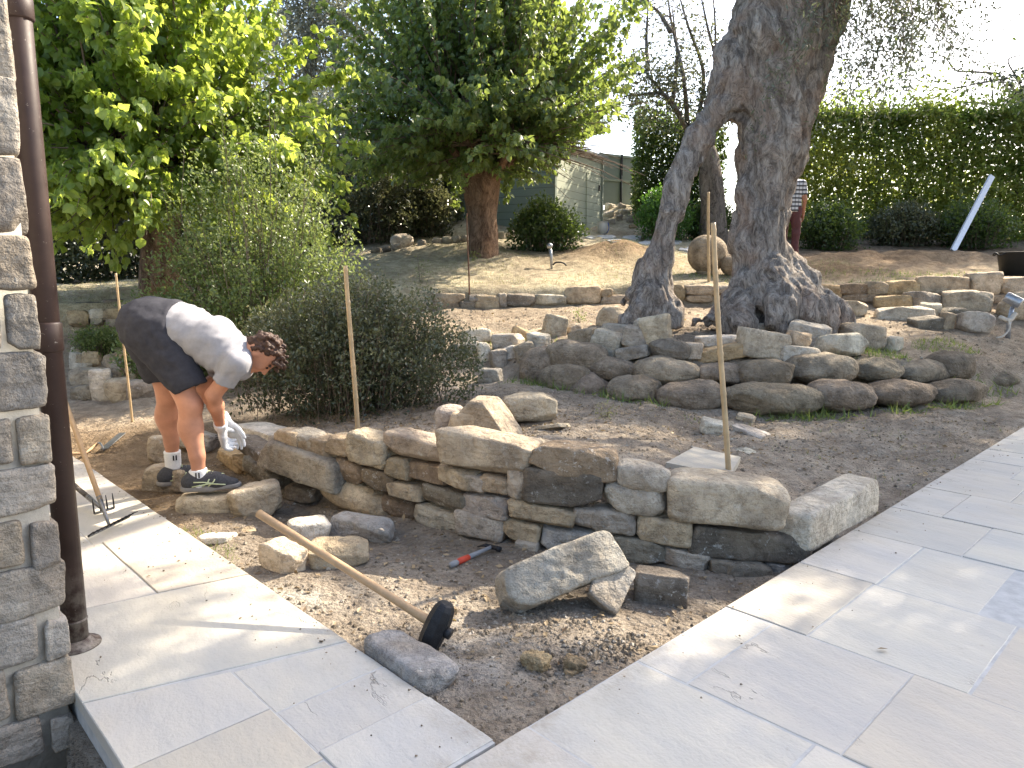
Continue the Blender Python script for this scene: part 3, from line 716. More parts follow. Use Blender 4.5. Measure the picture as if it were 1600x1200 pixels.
def edge_slab():
    g = onz(632,1064,-.05); V, F = rock_shape(.19,.085,.05, 991, p=6, cuts=7, rough=.05, n=16)
    d = E1*-1.; R = rotz(math.atan2(d[1],d[0])) @ rotx(math.radians(-8)); V = V@R.T; V[:,2] -= V[:,2].min()
    o = mk('loose_stone', V, F, M['stone'], cols=np.tile(A(.31,.30,.295),(len(V),1)), loc=(g[0]+.005, g[1]+.06, g[2]-.025)); tag(o, 'bluish slab lying along the path edge beneath the sledgehammer head', 'stone', GB)
edge_slab()
# stones resting on the boulder rows
CW2 = Curve(W2P, .10); CW2u = Curve(W2P+A(.02,.42), .30); CW2t = Curve(W2P+A(.05,.85), .52)
for box, col, lab, th, kw in [
 ((884,514,927,548),'tan','beige block leaning against the grey striped stone on the boulders',.3,{}),
 ((917,516,968,557),'pale','grey striped upright stone on the boulders',.3,{}),
 ((971,509,1012,545),'grey','dark-faced squared stone left of the tall cream wedge',.3,{}),
 ((998,493,1045,542),'cream','tall cream wedge standing on the boulders by the slanting trunk',.3,dict(cuts=9,roll=-8)),
 ((988,499,1018,518),'white','small white stone behind the tall cream wedge',.25,dict(setback=.25)),
 ((959,541,1012,563),'grey','low grey block lying under the squared stone on the boulders',.3,dict(setback=-.1)),
 ((1005,531,1078,562),'dark','dark rounded stone with grass below the tall cream wedge',.35,dict(p=2.6,mat='boulder',setback=-.1)),
 ((1062,535,1099,564),'cream','cream cube left of the flat ochre slab on the boulders',.28,dict(p=8)),
 ((1086,524,1158,543),'pale','flat pale slab behind the flat ochre slab',.35,dict(setback=.25)),
 ((1086,538,1188,564),'ochre','flat ochre slab behind the middle cane',.5,{}),
 ((1164,516,1236,562),'cream','large cream block on the boulders right of the middle cane',.36,dict(cuts=5)),
 ((1227,540,1286,574),'pale','pale block between the large cream block and a round boulder',.32,dict(setback=-.1)),
 ((1238,518,1270,544),'tan','small brown chip behind the pale block',.25,dict(setback=.05)),
]:
    wstone(CW2t, box, col, lab, th*.75, group='building stones stacked on the boulders', **dict(dict(roll=rng.uniform(-13,13), cuts=11), **kw))
GR = 'river boulders of the lower terrace edge'
for cv, box, lab, th in [
 (CW2u,(800,543,872,612),'dark boulder at the left end of the upper boulder row',.5),
 (CW2u,(838,531,937,579),'long dark mossy boulder, second of the upper row',.45),
 (CW2u,(905,556,982,594),'brown boulder under the grey striped stone',.45),
 (CW2u,(980,557,1090,602),'large grass-topped boulder left of the middle cane, upper row',.5),
 (CW2u,(1089,565,1170,599),'brown cracked boulder right behind the middle cane',.45),
 (CW2u,(1168,559,1260,603),'smooth rounded boulder with sunlit right end below the pale block',.48),
 (CW2u,(1260,550,1362,597),'broad dome-shaped boulder beneath the broad grey-topped stone',.5),
 (CW2u,(1365,557,1427,592),'low grey boulder set in grass right of the dome-shaped one',.42),
 (CW2u,(1430,559,1509,595),'grey boulder with a pale patch, upper row right',.42),
 (CW2u,(1486,547,1537,588),'small twin-humped boulder behind the pale-patched one',.40),
 (CW2u,(1555,575,1610,602),'low boulder in grass at the photo\'s right edge',.40),
 (CW2,(830,569,907,622),'grey boulder half hidden at the left of the lower row',.5),
 (CW2,(858,580,944,637),'round boulder with a sunlit right flank at the left of the lower row',.55),
 (CW2,(940,585,1027,632),'egg-shaped boulder, fourth from the left in the lower row',.5),
 (CW2,(1022,593,1132,642),'wide brown boulder just left of the middle cane, lower row',.5),
 (CW2,(1142,597,1306,646),'longest boulder, saddle-shaped, right of the middle cane',.48),
 (CW2,(1301,591,1393,639),'dark keel-shaped boulder right of the longest one',.5),
 (CW2,(1391,589,1490,632),'oval brown boulder with grass below, lower row right',.48),
 (CW2,(1486,589,1564,627),'pale low boulder near the patio edge, last of the lower row',.45),
]:
    wstone(cv, box, 'boulder', lab, th, rng.uniform(-3,3), name='boulder', cat='boulder', group=GR, mat='boulder', p=rng.uniform(2.2,2.8), cuts=3, rough=.07, n=16, sink=.03)
# low wall at the back
CW3 = Curve(W3P, .95)
G3 = 'stones of the low retaining wall under the lawn'
for box, col, lab, kw in [
 ((104,484,138,512),'tan','tan stone of the left low wall beside the downpipe',{}),
 ((112,472,162,489),'dark','long dark shaded stone on top of the left low wall',dict(setback=.25)),
 ((137,482,162,499),'white','white sunlit stone left of the thin cane in the left low wall',{}),
 ((158,468,190,483),'dark','dark block on top of the left low wall behind the thin cane',dict(setback=.25)),
 ((158,481,204,502),'tan','brown stone left low wall, behind the thin cane top',{}),
 ((138,495,162,508),'grey','thin grey stone under the white sunlit one in the left low wall',{}),
 ((160,496,192,512),'grey','grey stone at the foot of the left low wall by the cane',{}),
 ((189,474,215,490),'cream','cream stone at the seat of the worker\'s shorts',dict(setback=.1)),
 ((640,470,681,486),'dark','dark layered stone at the left end of the low wall, by the dark shrub',{}),
 ((677,458,728,476),'tan','brown-topped stone left of the thin rusty rod in the low wall',{}),
 ((676,472,720,487),'tan','stone beneath the brown-topped one in the low wall',{}),
 ((717,470,744,486),'dark','black little stone right below the thin rusty rod',{}),
 ((733,460,760,472),'grey','flat grey stone right of the thin rusty rod foot',{}),
 ((741,461,782,486),'tan','squared brown-grey block right of the black little stone',{}),
 ((778,458,793,482),'grey','narrow grey stone set upright in the low wall',{}),
 ((789,458,840,480),'dark','dark grey long stone in the low wall under the garden spike light',{}),
 ((837,460,887,477),'pale','pale rounded stone left of the tallest tan stone in the low wall',{}),
 ((884,447,942,475),'tan','tallest tan stone of the low wall left of the olive tree',{}),
 ((939,451,959,464),'tan','small tan stone beside the tallest tan one',{}),
 ((938,460,986,476),'cream','pinkish stone touching the slanting olive trunk',{}),
 ((1040,444,1073,472),'tan','brown block just right of the slanting olive trunk',{}),
 ((1071,445,1124,462),'cream','sunlit flat capstone between the two olive trunks',{}),
 ((1072,460,1116,473),'tan','brown stone under the sunlit capstone between the trunks',{}),
 ((1121,446,1152,460),'grey','grey capstone behind the middle cane between the trunks',{}),
 ((1281,445,1316,472),'ochre','ochre upright block right of the large olive trunk',{}),
 ((1313,443,1359,463),'brown','brown capstone second right of the large olive trunk',{}),
 ((1357,440,1390,461),'tan','squared tan capstone third right of the large olive trunk',{}),
 ((1387,438,1440,461),'ochre','golden capstone left of the longest capstone',{}),
 ((1437,431,1526,461),'tan','longest tan capstone of the low wall on the right',{}),
 ((1521,426,1570,461),'cream','pale tall capstone left of the black tub',{}),
 ((1567,432,1640,461),'cream','pinkish cream capstone at the photo\'s right edge below the black tub',{}),
 ((1312,459,1402,475),'brown','long brown stone under the brown and squared capstones',{}),
 ((1400,459,1452,472),'tan','tan stone in the lower course behind the grey rubble',{}),
 ((1450,458,1502,470),'brown','brown stone in the lower course under the longest capstone',{}),
 ((1544,458,1602,478),'tan','tan stone in the lower course at the photo\'s right edge',{}),
]:
    if box[0] > 1100 or True: wstone(CW3, box, col, lab, .32, rng.uniform(-1,1), group=G3, n=11, **kw)
# pale flagstone lying behind the wall, with a scribed square
def flag():
    q = [G(1040,732), G(1140,752), G(1157,722), G(1085,706)]
    mb = MB(); top = [p+A(0,0,.035) for p in q]; V = [p-A(0,0,.01) for p in q]+top
    ins = lambda f: [top[i]*(1-f)+sum(top)/4*f+A(0,0,-.006) for i in range(4)]
    mb.add(V, [(0,1,5,4),(1,2,6,5),(2,3,7,6),(3,0,4,7),(4,5,6,7)])
    o = mb.make('flagstone', M['paving'], smooth=False)
    bs = o.data.attributes.new('tint','FLOAT_COLOR','POINT'); bs.data.foreach_set('color', np.tile([.40,.36,.29,1],8).astype(np.float32))
    fix_normals(o); tag(o, 'flat square flagstone lying in the soil behind the giant cream block', 'flagstone')
flag()
# crumbly clods of earth
GC = 'yellow clods in the dug pit'
for box, lab in (((810,1012,862,1052),'largest yellow clod of crumbly soil in the pit below the leaning slab'),((878,1022,918,1052),'smaller yellow clod right of the largest one'),((700,945,716,958),'little brown clod near the sledgehammer head'),((880,1040,905,1056),'crumb of pale soil at the foot of the smaller clod')):
    lstone(box, 'ochre', lab, name='soil_clod', cat='clod', group=GC, mat='soil_clod', p=5, cuts=16, rough=.22, n=18)
def gravel():
    pts = []
    def scatter(n, x0, x1, y0, y1, s0, s1, keep):
        x = rng.uniform(x0,x1,n); y = rng.uniform(y0,y1,n); k = keep(x,y); x, y = x[k], y[k]
        s = s0+(s1-s0)*rng.random(len(x))**5
        pts.append(np.stack([x,y,gz(x,y),s],1))
    def soil(x,y):
        rel = np.stack([x-CORNER[0],y-CORNER[1]],-1); a = rel@E1[:2]; b = rel@E2[:2]; return (a > .03)&(b > .03)
    scatter(26000,-2.2,4.4,1.9,6.8,.003,.016,soil)
    scatter(5000,-.7,1.4,1.9,3.4,.0025,.013,soil)
    scatter(7000,-3.,7.,6.5,11.,.006,.028,lambda x,y: soil(x,y)&(y>zlin(W2P,x)+.3))
    g0, g1 = G(825,1050), G(1000,1005)
    for k in range(420):
        f = rng.random(); q = g0+(g1-g0)*f+rng.normal(size=3)*A(.05,.05,0); s = .004+.013*rng.random()**3; pts.append(np.array([[q[0],q[1],gz(q[0],q[1])+.002,s]]))
    for k in range(500):
        q = G(840,970)+rng.normal(size=3)*A(.16,.10,0); s = .004+.012*rng.random()**3
        if (q-CORNER)@E1 > .05: pts.append(np.array([[q[0],q[1],gz(q[0],q[1]),s]]))
    P = np.vstack(pts); n = len(P)
    T = np.array([[1,0,0],[-1,0,0],[0,1,0],[0,-1,0],[0,0,1],[0,0,-1]],float)
    Fo = np.array([[0,2,4],[2,1,4],[1,3,4],[3,0,4],[2,0,5],[1,2,5],[3,1,5],[0,3,5]])
    V = T[None]*rng.uniform(.5,1.2,(n,6,1))*A(1,1,.75)
    an = rng.uniform(0,6.28,n); c,s = np.cos(an)[:,None],np.sin(an)[:,None]
    V = np.stack([V[...,0]*c-V[...,1]*s, V[...,0]*s+V[...,1]*c, V[...,2]],-1)*P[:,3][:,None,None]
    V += P[:,None,:3]+A(0,0,.15)*P[:,3][:,None,None]
    F = (Fo[None]+6*np.arange(n)[:,None,None]).reshape(-1,3)
    col = np.where(rng.random((n,1))<.72, A(.30,.25,.19), A(.52,.47,.40))*rng.uniform(.7,1.2,(n,1))
    o = mk('gravel', V.reshape(-1,3), F, M['soil_clod'], smooth=False, cols=np.repeat(col,6,0)); tag(o, kind='stuff')
gravel()
def crumbs():
    r = np.random.default_rng(6); mb = MB()
    for k in range(230):
        if r.random() < .55: a, b = r.uniform(.05,4.), -abs(r.normal())*.14-.01
        else: a, b = -abs(r.normal())*.16-.01, r.uniform(.1,6.)
        if k < 40: a, b = 2.1+r.normal()*.3, -.4+r.normal()*.18
        s = r.uniform(.0015,.006)*(1.5 if r.random()<.08 else 1); T = np.array([[1,0,0],[-1,0,0],[0,1,0],[0,-1,0],[0,0,.7],[0,0,-.5]])*s*r.uniform(.5,1.3,(6,1))
        mb.add(T@rotz(r.uniform(0,6)).T+plane(a,b,.003+s*.3), [(0,2,4),(2,1,4),(1,3,4),(3,0,4),(2,0,5),(1,2,5),(3,1,5),(0,3,5)], A(.25,.2,.15)*r.uniform(.6,1.5))
    tag(mb.make('crumbs_of_soil', M['soil_clod'], cols=True), kind='stuff')
crumbs()
# ------------------------------------------------------------------ foliage
LEAF = {
 'mul': (np.array([[0,0,0],[-.40,.22,.10],[-.36,.62,.09],[0,1.05,-.12],[.36,.62,.09],[.40,.22,.10],[0,.5,-.02]]), [(0,6,2,1),(0,5,4,6),(6,3,2),(6,4,3)]),
 'thin': (np.array([[0,0,0],[-.15,.5,.03],[0,1.,0],[.15,.5,.03]]), [(0,3,2,1)]),
 'oval': (np.array([[0,0,0],[-.27,.5,.06],[0,1.,-.05],[.27,.5,.06]]), [(0,3,2,1)]),
 'blade': (np.array([[-.05,0,0],[.05,0,0],[.0,1.,0]]), [(0,1,2)]),
}
def leaves(pos, dirs, size, kind, var, r, droop=.0, spin=1.):
    """leaf meshes: dirs = direction of the midrib"""
    T, F = LEAF[kind]; n = len(pos)
    d = dirs/np.maximum(np.linalg.norm(dirs,axis=1,keepdims=True),1e-9)
    up = np.tile(A(0,0,1),(n,1)) + spin*r.normal(size=(n,3)); x = np.cross(d, up); x /= np.maximum(np.linalg.norm(x,axis=1,keepdims=True),1e-9)
    z = np.cross(x, d)
    V = pos[:,None,:] + size[:,None,None]*(T[None,:,0:1]*x[:,None,:] + T[None,:,1:2]*d[:,None,:] + T[None,:,2:3]*z[:,None,:])
    return V.reshape(-1,3), F, np.repeat(var, len(T))
def leaf_obj(name, V, F, var, k, mat, parent):
    n = len(V)//k; Fs = {}
    lst3 = np.array([f for f in F if len(f) == 3]); lst4 = np.array([f for f in F if len(f) == 4])
    ofs = (np.arange(n)*k)[:,None,None]
    tri = []
    for f in F:
        for i in range(1, len(f)-1): tri.append((f[0], f[i], f[i+1]))
    tri = np.array(tri)
    FF = (tri[None]+ofs).reshape(-1,3)
    return mk(name, V, FF, mat, parent, smooth=False, attrs={'var': var})
def shoot_crown(r, heads, n, lat, upl, leafn, leaf, kind, bias, droop, el=(-.25,1.5), twig_r=.008, hang=1.15, start=.25):
    """branches from heads (list of points) out over a dome; returns leaf arrays + twig MB"""
    P, D, VA = [], [], []; tw = MB()
    for i in range(n):
        h = np.array(heads[r.integers(len(heads))]); az = r.uniform(0, 2*math.pi); e = r.uniform(*el)
        L = (lat*math.cos(e)**2 + upl*max(math.sin(e),0)**2 + .35*lat*max(-math.sin(e),0))*r.uniform(.72,1.08)
        d0 = A(math.cos(az)*math.cos(e)*bias[0], math.sin(az)*math.cos(e)*bias[1], math.sin(e))
        d0 = d0/np.linalg.norm(d0); t = np.linspace(0,1,9)
        pts = h + d0*L*t[:,None] + A(0,0,1)*(-droop*L*math.cos(e)*t**2.2)[:,None] + (t**1.2)[:,None]*r.normal(size=3)*.05*L
        V_, F_ = tube(pts[::2], np.linspace(twig_r*2.2, twig_r*.4, 5), 4, False); tw.add(V_, F_)
        m = max(3, int(leafn*L/lat)); tt = start+(1-start)*r.random(m)**.75
        q = np.stack([np.interp(tt, t, pts[:,a]) for a in range(3)],1)
        out = r.normal(size=(m,3))*.7 + d0*.45; out[:,2] -= hang; out /= np.linalg.norm(out,axis=1,keepdims=True)
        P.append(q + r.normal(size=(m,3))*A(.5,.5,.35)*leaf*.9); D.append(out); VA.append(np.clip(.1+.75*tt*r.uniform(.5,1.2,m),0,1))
    return np.vstack(P), np.vstack(D), np.concatenate(VA), tw
def tree_trunk(name, P, rad, mat, parent, n=22, flare=.25, rough=.12, seed=1, k=60):
    P = bez(P, k); r = np.interp(np.linspace(0,1,k), np.linspace(0,1,len(rad)), rad)
    V, F = tube(P, r, n, True); ctr = np.repeat(P, n, 0)[:len(V)]
    o = V-ctr; q = o/np.maximum(np.linalg.norm(o,axis=1,keepdims=True),1e-6)
    a = fbm(np.stack([q[:,0]*2.2, q[:,1]*2.2, V[:,2]*.9],1), 3, seed)
    V = ctr + o*(1+rough*a)[:,None]
    return mk(name, V, F, mat, parent)
def mulberry(base, head_z, label, mat, seed, n, lat, upl, leafn, leaf, rad, bias=(1,1), el=(-.25,1.5), droop=.3, lean=(0,0), ctr=(0,0), trim=False):
    r = np.random.default_rng(seed); root = empty('mulberry_tree', base); tag(root, label, 'tree', 'mulberry trees on the lawn')
    H = head_z-base[2]; hp = A(lean[0], lean[1], H)
    tree_trunk('trunk', [A(0,0,-.15), A(0,0,.05), A(lean[0]*.5,lean[1]*.5,H*.55), hp, hp+A(0,0,.25)], [rad*1.35,rad*1.1,rad*.95,rad*1.25,rad*1.05], M['mulberry_bark'], root, 26, rough=.14, seed=seed)
    heads = []; lb = MB()
    for k in range(7):
        az = k*2*math.pi/7+r.uniform(-.2,.2); e = hp+A(math.cos(az)*rad*2.6+ctr[0], math.sin(az)*rad*2.6+ctr[1], r.uniform(.35,.8)); heads.append(e)
        V_, F_ = tube(bez([hp-A(0,0,.1), hp+(e-hp)*.5+A(0,0,-.05), e], 8), np.linspace(rad*.5, rad*.22, 8), 9); lb.add(V_, F_)
    P, D, VA, tw = shoot_crown(r, heads, n, lat, upl, leafn, leaf, 'mul', bias, droop, el)
    if trim:
        k = ~((P[:,0] > .9)&(P[:,2] < 1.35+(P[:,0]-.9)*.75+.12*r.normal(size=len(P)))); P, D, VA = P[k], D[k], VA[k]
    sz = leaf*r.uniform(.65,1.2,len(P)); V, F, v = leaves(P, D, sz, 'mul', VA, r)
    lb.make('limb', M['mulberry_bark'], root, True); tw.make('twig', M['twig'], root, True)
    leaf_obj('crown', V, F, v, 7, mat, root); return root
gm = onY(755,402,13.5); gm[2] = gz(gm[0],gm[1])
mulberry(gm, gm[2]+1.25, 'dense deep green mulberry with a stout ribbed trunk in the middle of the lawn', M['mulberry_leaf_deep'], 11, 640, 2.12, 4.3, 58, .105, .27, (1.12,1.), (-.02,1.5), .25, trim=True)
gl = onY(252,420,9.6); gl[2] = gz(gl[0],gl[1])
mulberry(gl, 2.15, 'bright yellow-green sunlit mulberry behind the feathery shrub, at the photo\'s left', M['mulberry_leaf'], 12, 560, 1.85, 3.6, 74, .108, .24, (1.12,1.), (-.25,1.5), .30, ctr=(-.1,0))

def clump_cloud(r, clumps, per, leaf, kind, sig=.5, hang=.3, flat=.8, dirmode='rand'):
    P, D, VA = [], [], []
    for (x,y,z,s) in clumps:
        m = max(4, int(per*s**2)); d = r.normal(size=(m,3)); d /= np.linalg.norm(d,axis=1,keepdims=True)
        rad = s*r.random(m)**(1/2.2); q = d*rad[:,None]*A(1,1,flat)
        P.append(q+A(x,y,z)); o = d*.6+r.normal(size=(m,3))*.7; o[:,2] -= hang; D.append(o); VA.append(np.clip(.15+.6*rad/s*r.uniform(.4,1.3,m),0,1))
    return np.vstack(P), np.vstack(D), np.concatenate(VA)
def bush(name, label, cat, base, W_, D_, H_, nshoot, leaf, per, mat, kind='oval', seed=1, lean=0., spread=.8, group=None, up=.8, twig=.004, ragged=.25, low=.22):
    """shrub of many shoots from the ground, each clothed in leaves"""
    r = np.random.default_rng(seed); root = empty(name, base); tag(root, label, cat, group); P, D, VA = [], [], []; tw = MB()
    for i in range(nshoot):
        az = r.uniform(0,6.283); q = r.random()**.5; e = A(math.cos(az)*q, math.sin(az)*q)
        top = math.sqrt(max(0,1-q*q*.92))*(1-ragged*r.random()**1.5)+ragged*.35*r.random()**4
        s = A(e[0]*W_*low*r.uniform(.3,1.2), e[1]*D_*low*r.uniform(.3,1.2), 0); t = A(e[0]*W_*.5*spread*1.12+lean*top, e[1]*D_*.5*spread*1.12, H_*top)
        mid = (s+t)/2+A(0,0,.12*H_*up)+r.normal(size=3)*.05*H_
        tt = np.linspace(0,1,7); pts = bez([s,mid,t],7)
        if twig and i % 2 == 0: V_,F_ = tube(pts[::2], np.linspace(twig*2,twig*.5,4), 3, False); tw.add(V_,F_)
        m = int(per*r.uniform(.7,1.2)); u = (.12 if low < .3 else .03)+(.88 if low < .3 else .97)*r.random(m)**(.7 if low < .3 else .95); p = np.stack([np.interp(u,tt,pts[:,a]) for a in range(3)],1)
        d = r.normal(size=(m,3))*.8+(t-s)/np.linalg.norm(t-s)*.6; P.append(p+r.normal(size=(m,3))*leaf*(.8+1.2*(1-u))[:,None]); D.append(d)
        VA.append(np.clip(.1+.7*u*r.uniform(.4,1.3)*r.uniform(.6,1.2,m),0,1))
    P, D, VA = np.vstack(P), np.vstack(D), np.concatenate(VA); P[:,2] = np.maximum(P[:,2], .01)
    V, F, v = leaves(P, D, leaf*r.uniform(.6,1.25,len(P)), kind, VA, r)
    if twig: tw.make('stems', M['twig'], root, True)
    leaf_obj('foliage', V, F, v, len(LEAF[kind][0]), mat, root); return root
def on_ground(px, Y):
    p = onY(px, 450, Y); p[2] = float(gz(p[0], p[1], False))-.02; return p
# shrubs near the wall
bush('dark_shrub','dense dark small-leaved shrub behind the cane left of centre','shrub',on_ground(552,6.15),2.15,1.3,1.22,520,.036,80,M['dark_leaf'],seed=21,up=1.2,spread=.92,low=.44,twig=.002,ragged=.42)
bush('feathery_shrub','tall feathery olive green shrub behind the worker\'s back','shrub',on_ground(405,7.9),2.7,1.7,2.6,380,.046,85,M['feather_leaf'],seed=22,ragged=.72,up=.7,group='feathery shrubs')
bush('feathery_shrub','lower feathery shrub left behind the worker\'s hips','shrub',on_ground(268,7.6),1.2,1.0,1.05,190,.044,75,M['feather_leaf'],seed=23,ragged=.5,lean=-.2,group='feathery shrubs')
bush('low_bush','little low grey-green bush over the left stone heap','shrub',G(160,556),.85,.5,.36,130,.032,44,M['feather_leaf'],seed=24)
# far shrubs and hedges
for px, Y, w, h, mat, lab, sd in [
 (852,14.6,1.35,1.0,'box_leaf','round clipped dark shrub before the shed front',31),
 (1035,17.2,1.2,1.25,'bright_leaf','bright green broom bush left of the slanting olive trunk',32),
 (1105,17.6,1.1,1.0,'box_leaf','dark bush glimpsed between the two olive trunks',33),
 (1290,16.2,1.3,1.05,'box_leaf','dark bush right of the man in the checked shirt',34),
 (1405,16.8,1.55,1.0,'dark_leaf','broad dull green bush below the hedge, left of the leaning white batten',35),
 (1515,16.4,1.8,1.1,'box_leaf','rounded dark green bush behind the leaning white batten',36),
 (590,15.5,1.9,1.6,'dark_leaf','ragged dark shrub left of the square stone block',37),
 (668,15.9,1.1,1.25,'dark_leaf','dark shrub between the square stone block and the shed',38)]:
    bush('garden_shrub', lab, 'shrub', on_ground(px,Y), w, w*.8, h, 210, .078, 42, M[mat], seed=sd, low=.38, up=1.4, ragged=.3, spread=.95, group='shrubs along the back of the lawn')
def hedge(label, P0, P1, wid, top, seed, dens, leaf, mat, name='hedge', jit=.12):
    """clipped hedge: leaves over the skin of a long box plus inner ones"""
    r = np.random.default_rng(seed); P0, P1 = np.array(P0,float), np.array(P1,float); root = empty(name, P0); L = np.linalg.norm((P1-P0)[:2]); d = (P1-P0)/L; d[2] = 0; nn = A(-d[1], d[0], 0)
    zb0, zb1 = P0[2], P1[2]
    n = int(1.75*dens*L*(top*2+wid)); u = r.uniform(0,L,n); s = r.uniform(-1,1,n); h = r.random(n); f = r.integers(0,7,n)
    y = np.where(f < 2, -wid/2, np.where(f == 2, s*wid/2, np.where(f == 3, wid/2, s*wid*.2)))*(1-.25*r.random(n)**2); z = np.where(f == 2, 1.0, h)*top
    bump = fbm(np.stack([u*1.1, z*1.1, y],1), 3, seed)*jit; y = y + np.sign(y+1e-6)*bump + r.normal(size=n)*.05
    z = z + np.where(f == 2, bump*1.2+.20*np.abs(r.normal(size=n))**1.8, 0); zb = zb0+(zb1-zb0)*u/L
    P = d*u[:,None]+nn*y[:,None]; P[:,2] = z+zb-zb0; D = r.normal(size=(n,3))*.8-nn*.5*np.sign(y)[:,None]*-1; D[:,2] += .3
    V, F, v = leaves(P, D, leaf*r.uniform(.6,1.3,n), 'oval', np.clip(.2+.45*bump/jit+.4*r.random(n),0,1), r)
    leaf_obj('foliage', V, F, v, 4, mat, root)
    st = MB()
    for k in range(int(L*1.6)):
        uu = (k+.5)/1.6+r.uniform(-.2,.2); b = d*uu; st.tube([b+A(0,0,(zb1-zb0)*uu/L-.1), b+A(r.uniform(-.1,.1),0,top*.5), b+A(r.uniform(-.2,.2),r.uniform(-.1,.1),top*.92)], [.05,.035,.012], 5)
    st.make('stems', M['bark'], root, True); return tag(root, label, 'hedge')
h0, h1 = on_ground(1150,19.), on_ground(1780,17.6)
hedge('long tall clipped hedge with sunlit top behind the lawn at the right', h0, h1, .9, 2.95, 41, 620, .125, M['hedge_leaf'])
hedge('short dark clipped hedge beside the grey-green gates', on_ground(985,19.6), on_ground(1120,19.3), 1.1, 2.35, 42, 620, .12, M['box_leaf'])
hedge('dark unclipped hedge across the far left lawn edge', on_ground(60,13.6), on_ground(330,15.0), 1.0, 2.2, 43, 560, .12, M['dark_leaf'], jit=.3)
hedge('shaded hedge behind the mulberry trees', on_ground(300,16.5), on_ground(720,17.6), 1.0, 2.1, 44, 420, .14, M['dark_leaf'], jit=.3)

# ------------------------------------------------------------------ signed-distance modelling (trunk of the olive, people)
def _seg(P, a, b):
    ab = b-a; t = np.clip(((P-a)@ab)/max(ab@ab,1e-9),0,1); return P-(a+t[...,None]*ab), t
class SDF:
    def __init__(s, lo, hi, h):
        s.h = h; s.lo = np.array(lo,float); s.n = np.ceil((np.array(hi,float)-s.lo)/h).astype(int)+1; s.f = np.full(s.n, .5, np.float32)
    def sub(s, lo, hi, m):
        i0 = np.maximum(np.floor((np.array(lo)-m-s.lo)/s.h).astype(int),0); i1 = np.minimum(np.ceil((np.array(hi)+m-s.lo)/s.h).astype(int)+1, s.n)
        if np.any(i1 <= i0): return None, None
        g = np.stack(np.meshgrid(*[s.lo[a]+s.h*np.arange(i0[a],i1[a]) for a in range(3)], indexing='ij'),-1)
        return (slice(i0[0],i1[0]),slice(i0[1],i1[1]),slice(i0[2],i1[2])), g
    def comb(s, sl, d, k, cut=None, P=None):
        if cut is not None:
            for (c, nv) in cut: d = np.maximum(d, (P-np.array(c,float))@np.array(nv,float))
        f = s.f[sl]
        if k < 0: k = -k; d = -d; hh = np.clip(.5-.5*(f-d)/k,0,1); s.f[sl] = f+(d-f)*hh+k*hh*(1-hh); return
        hh = np.clip(.5+.5*(f-d)/k,0,1); s.f[sl] = f+(d-f)*hh-k*hh*(1-hh)
    def cone(s, a, b, ra, rb, k=.02, cut=None, sq=None):
        a, b = np.array(a,float), np.array(b,float); R = max(ra,rb)+abs(k)*1.5
        sl, P = s.sub(np.minimum(a,b)-R, np.maximum(a,b)+R, .02)
        if sl is None: return s
        v, t = _seg(P,a,b)
        if sq is not None:
            ax, q = np.array(sq[0],float), sq[1]; ax = ax/np.linalg.norm(ax); v = v+ (v@ax)[...,None]*ax*(1/q-1)
        s.comb(sl, np.linalg.norm(v,axis=-1)-(ra+(rb-ra)*t), k, cut, P); return s
    def ell(s, c, r, R=None, k=.02, cut=None):
        c, r = np.array(c,float), np.array(r,float); m = r.max()+abs(k)*1.5
        sl, P = s.sub(c-m, c+m, .02)
        if sl is None: return s
        q = P-c
        if R is not None: q = q@np.asarray(R)
        l = np.linalg.norm(q/r,axis=-1); g = np.linalg.norm(q/r**2,axis=-1)+1e-9
        s.comb(sl, l*(l-1)/g, k, cut, P); return s
    def mesh(s):
        f = s.f; n = np.array(f.shape); sg = f < 0; acc = np.zeros(tuple(n-1)+(3,), np.float32); cnt = np.zeros(tuple(n-1), np.float32)
        def sl(a,o,w): return tuple(slice(o[i], n[i]-1+o[i]) for i in range(3))
        offs = [(i,j,k) for i in (0,1) for j in (0,1) for k in (0,1)]
        for a in offs:
            for ax in range(3):
                if a[ax]: continue
                b = list(a); b[ax] = 1
                fa, fb = f[sl(0,a,0)], f[sl(0,b,0)]; x = (fa < 0) != (fb < 0); t = np.where(x, fa/np.where(x, fa-fb, 1), 0)
                cnt += x
                for d in range(3): acc[...,d] += x*(a[d]+(t if d == ax else 0))
        act = cnt > 0; idx = np.full(tuple(n-1), -1, np.int64); idx[act] = np.arange(act.sum())
        V = (np.argwhere(act)+acc[act]/cnt[act][:,None])*s.h+s.lo; Fs = []
        for ax in range(3):
            o1, o2 = (ax+1)%3, (ax+2)%3; A_ = [slice(None)]*3; B_ = [slice(None)]*3; A_[ax] = slice(0,-1); B_[ax] = slice(1,None)
            x = np.argwhere(sg[tuple(A_)] != sg[tuple(B_)]); x = x[(x[:,o1] > 0)&(x[:,o2] > 0)&(x[:,o1] < n[o1]-1)&(x[:,o2] < n[o2]-1)]
            q = []
            for d1,d2 in ((-1,-1),(0,-1),(0,0),(-1,0)):
                y = x.copy(); y[:,o1] += d1; y[:,o2] += d2; q.append(idx[y[:,0],y[:,1],y[:,2]])
            q = np.stack(q,1); inn = sg[x[:,0],x[:,1],x[:,2]]; q[~inn] = q[~inn][:,::-1]; Fs.append(q)
        F = np.vstack(Fs); F = F[(F >= 0).all(1)]; return V, F
def relax(V, F, it=2, lam=.5):
    n = len(V); e = np.vstack([F[:,[0,1]],F[:,[1,2]],F[:,[2,3]],F[:,[3,0]]]); e = np.vstack([e,e[:,::-1]])
    deg = np.bincount(e[:,0], minlength=n)[:,None]
    for _ in range(it):
        s = np.stack([np.bincount(e[:,0], weights=V[e[:,1],a], minlength=n) for a in range(3)],1); V = V+lam*(s/np.maximum(deg,1)-V)
    return V
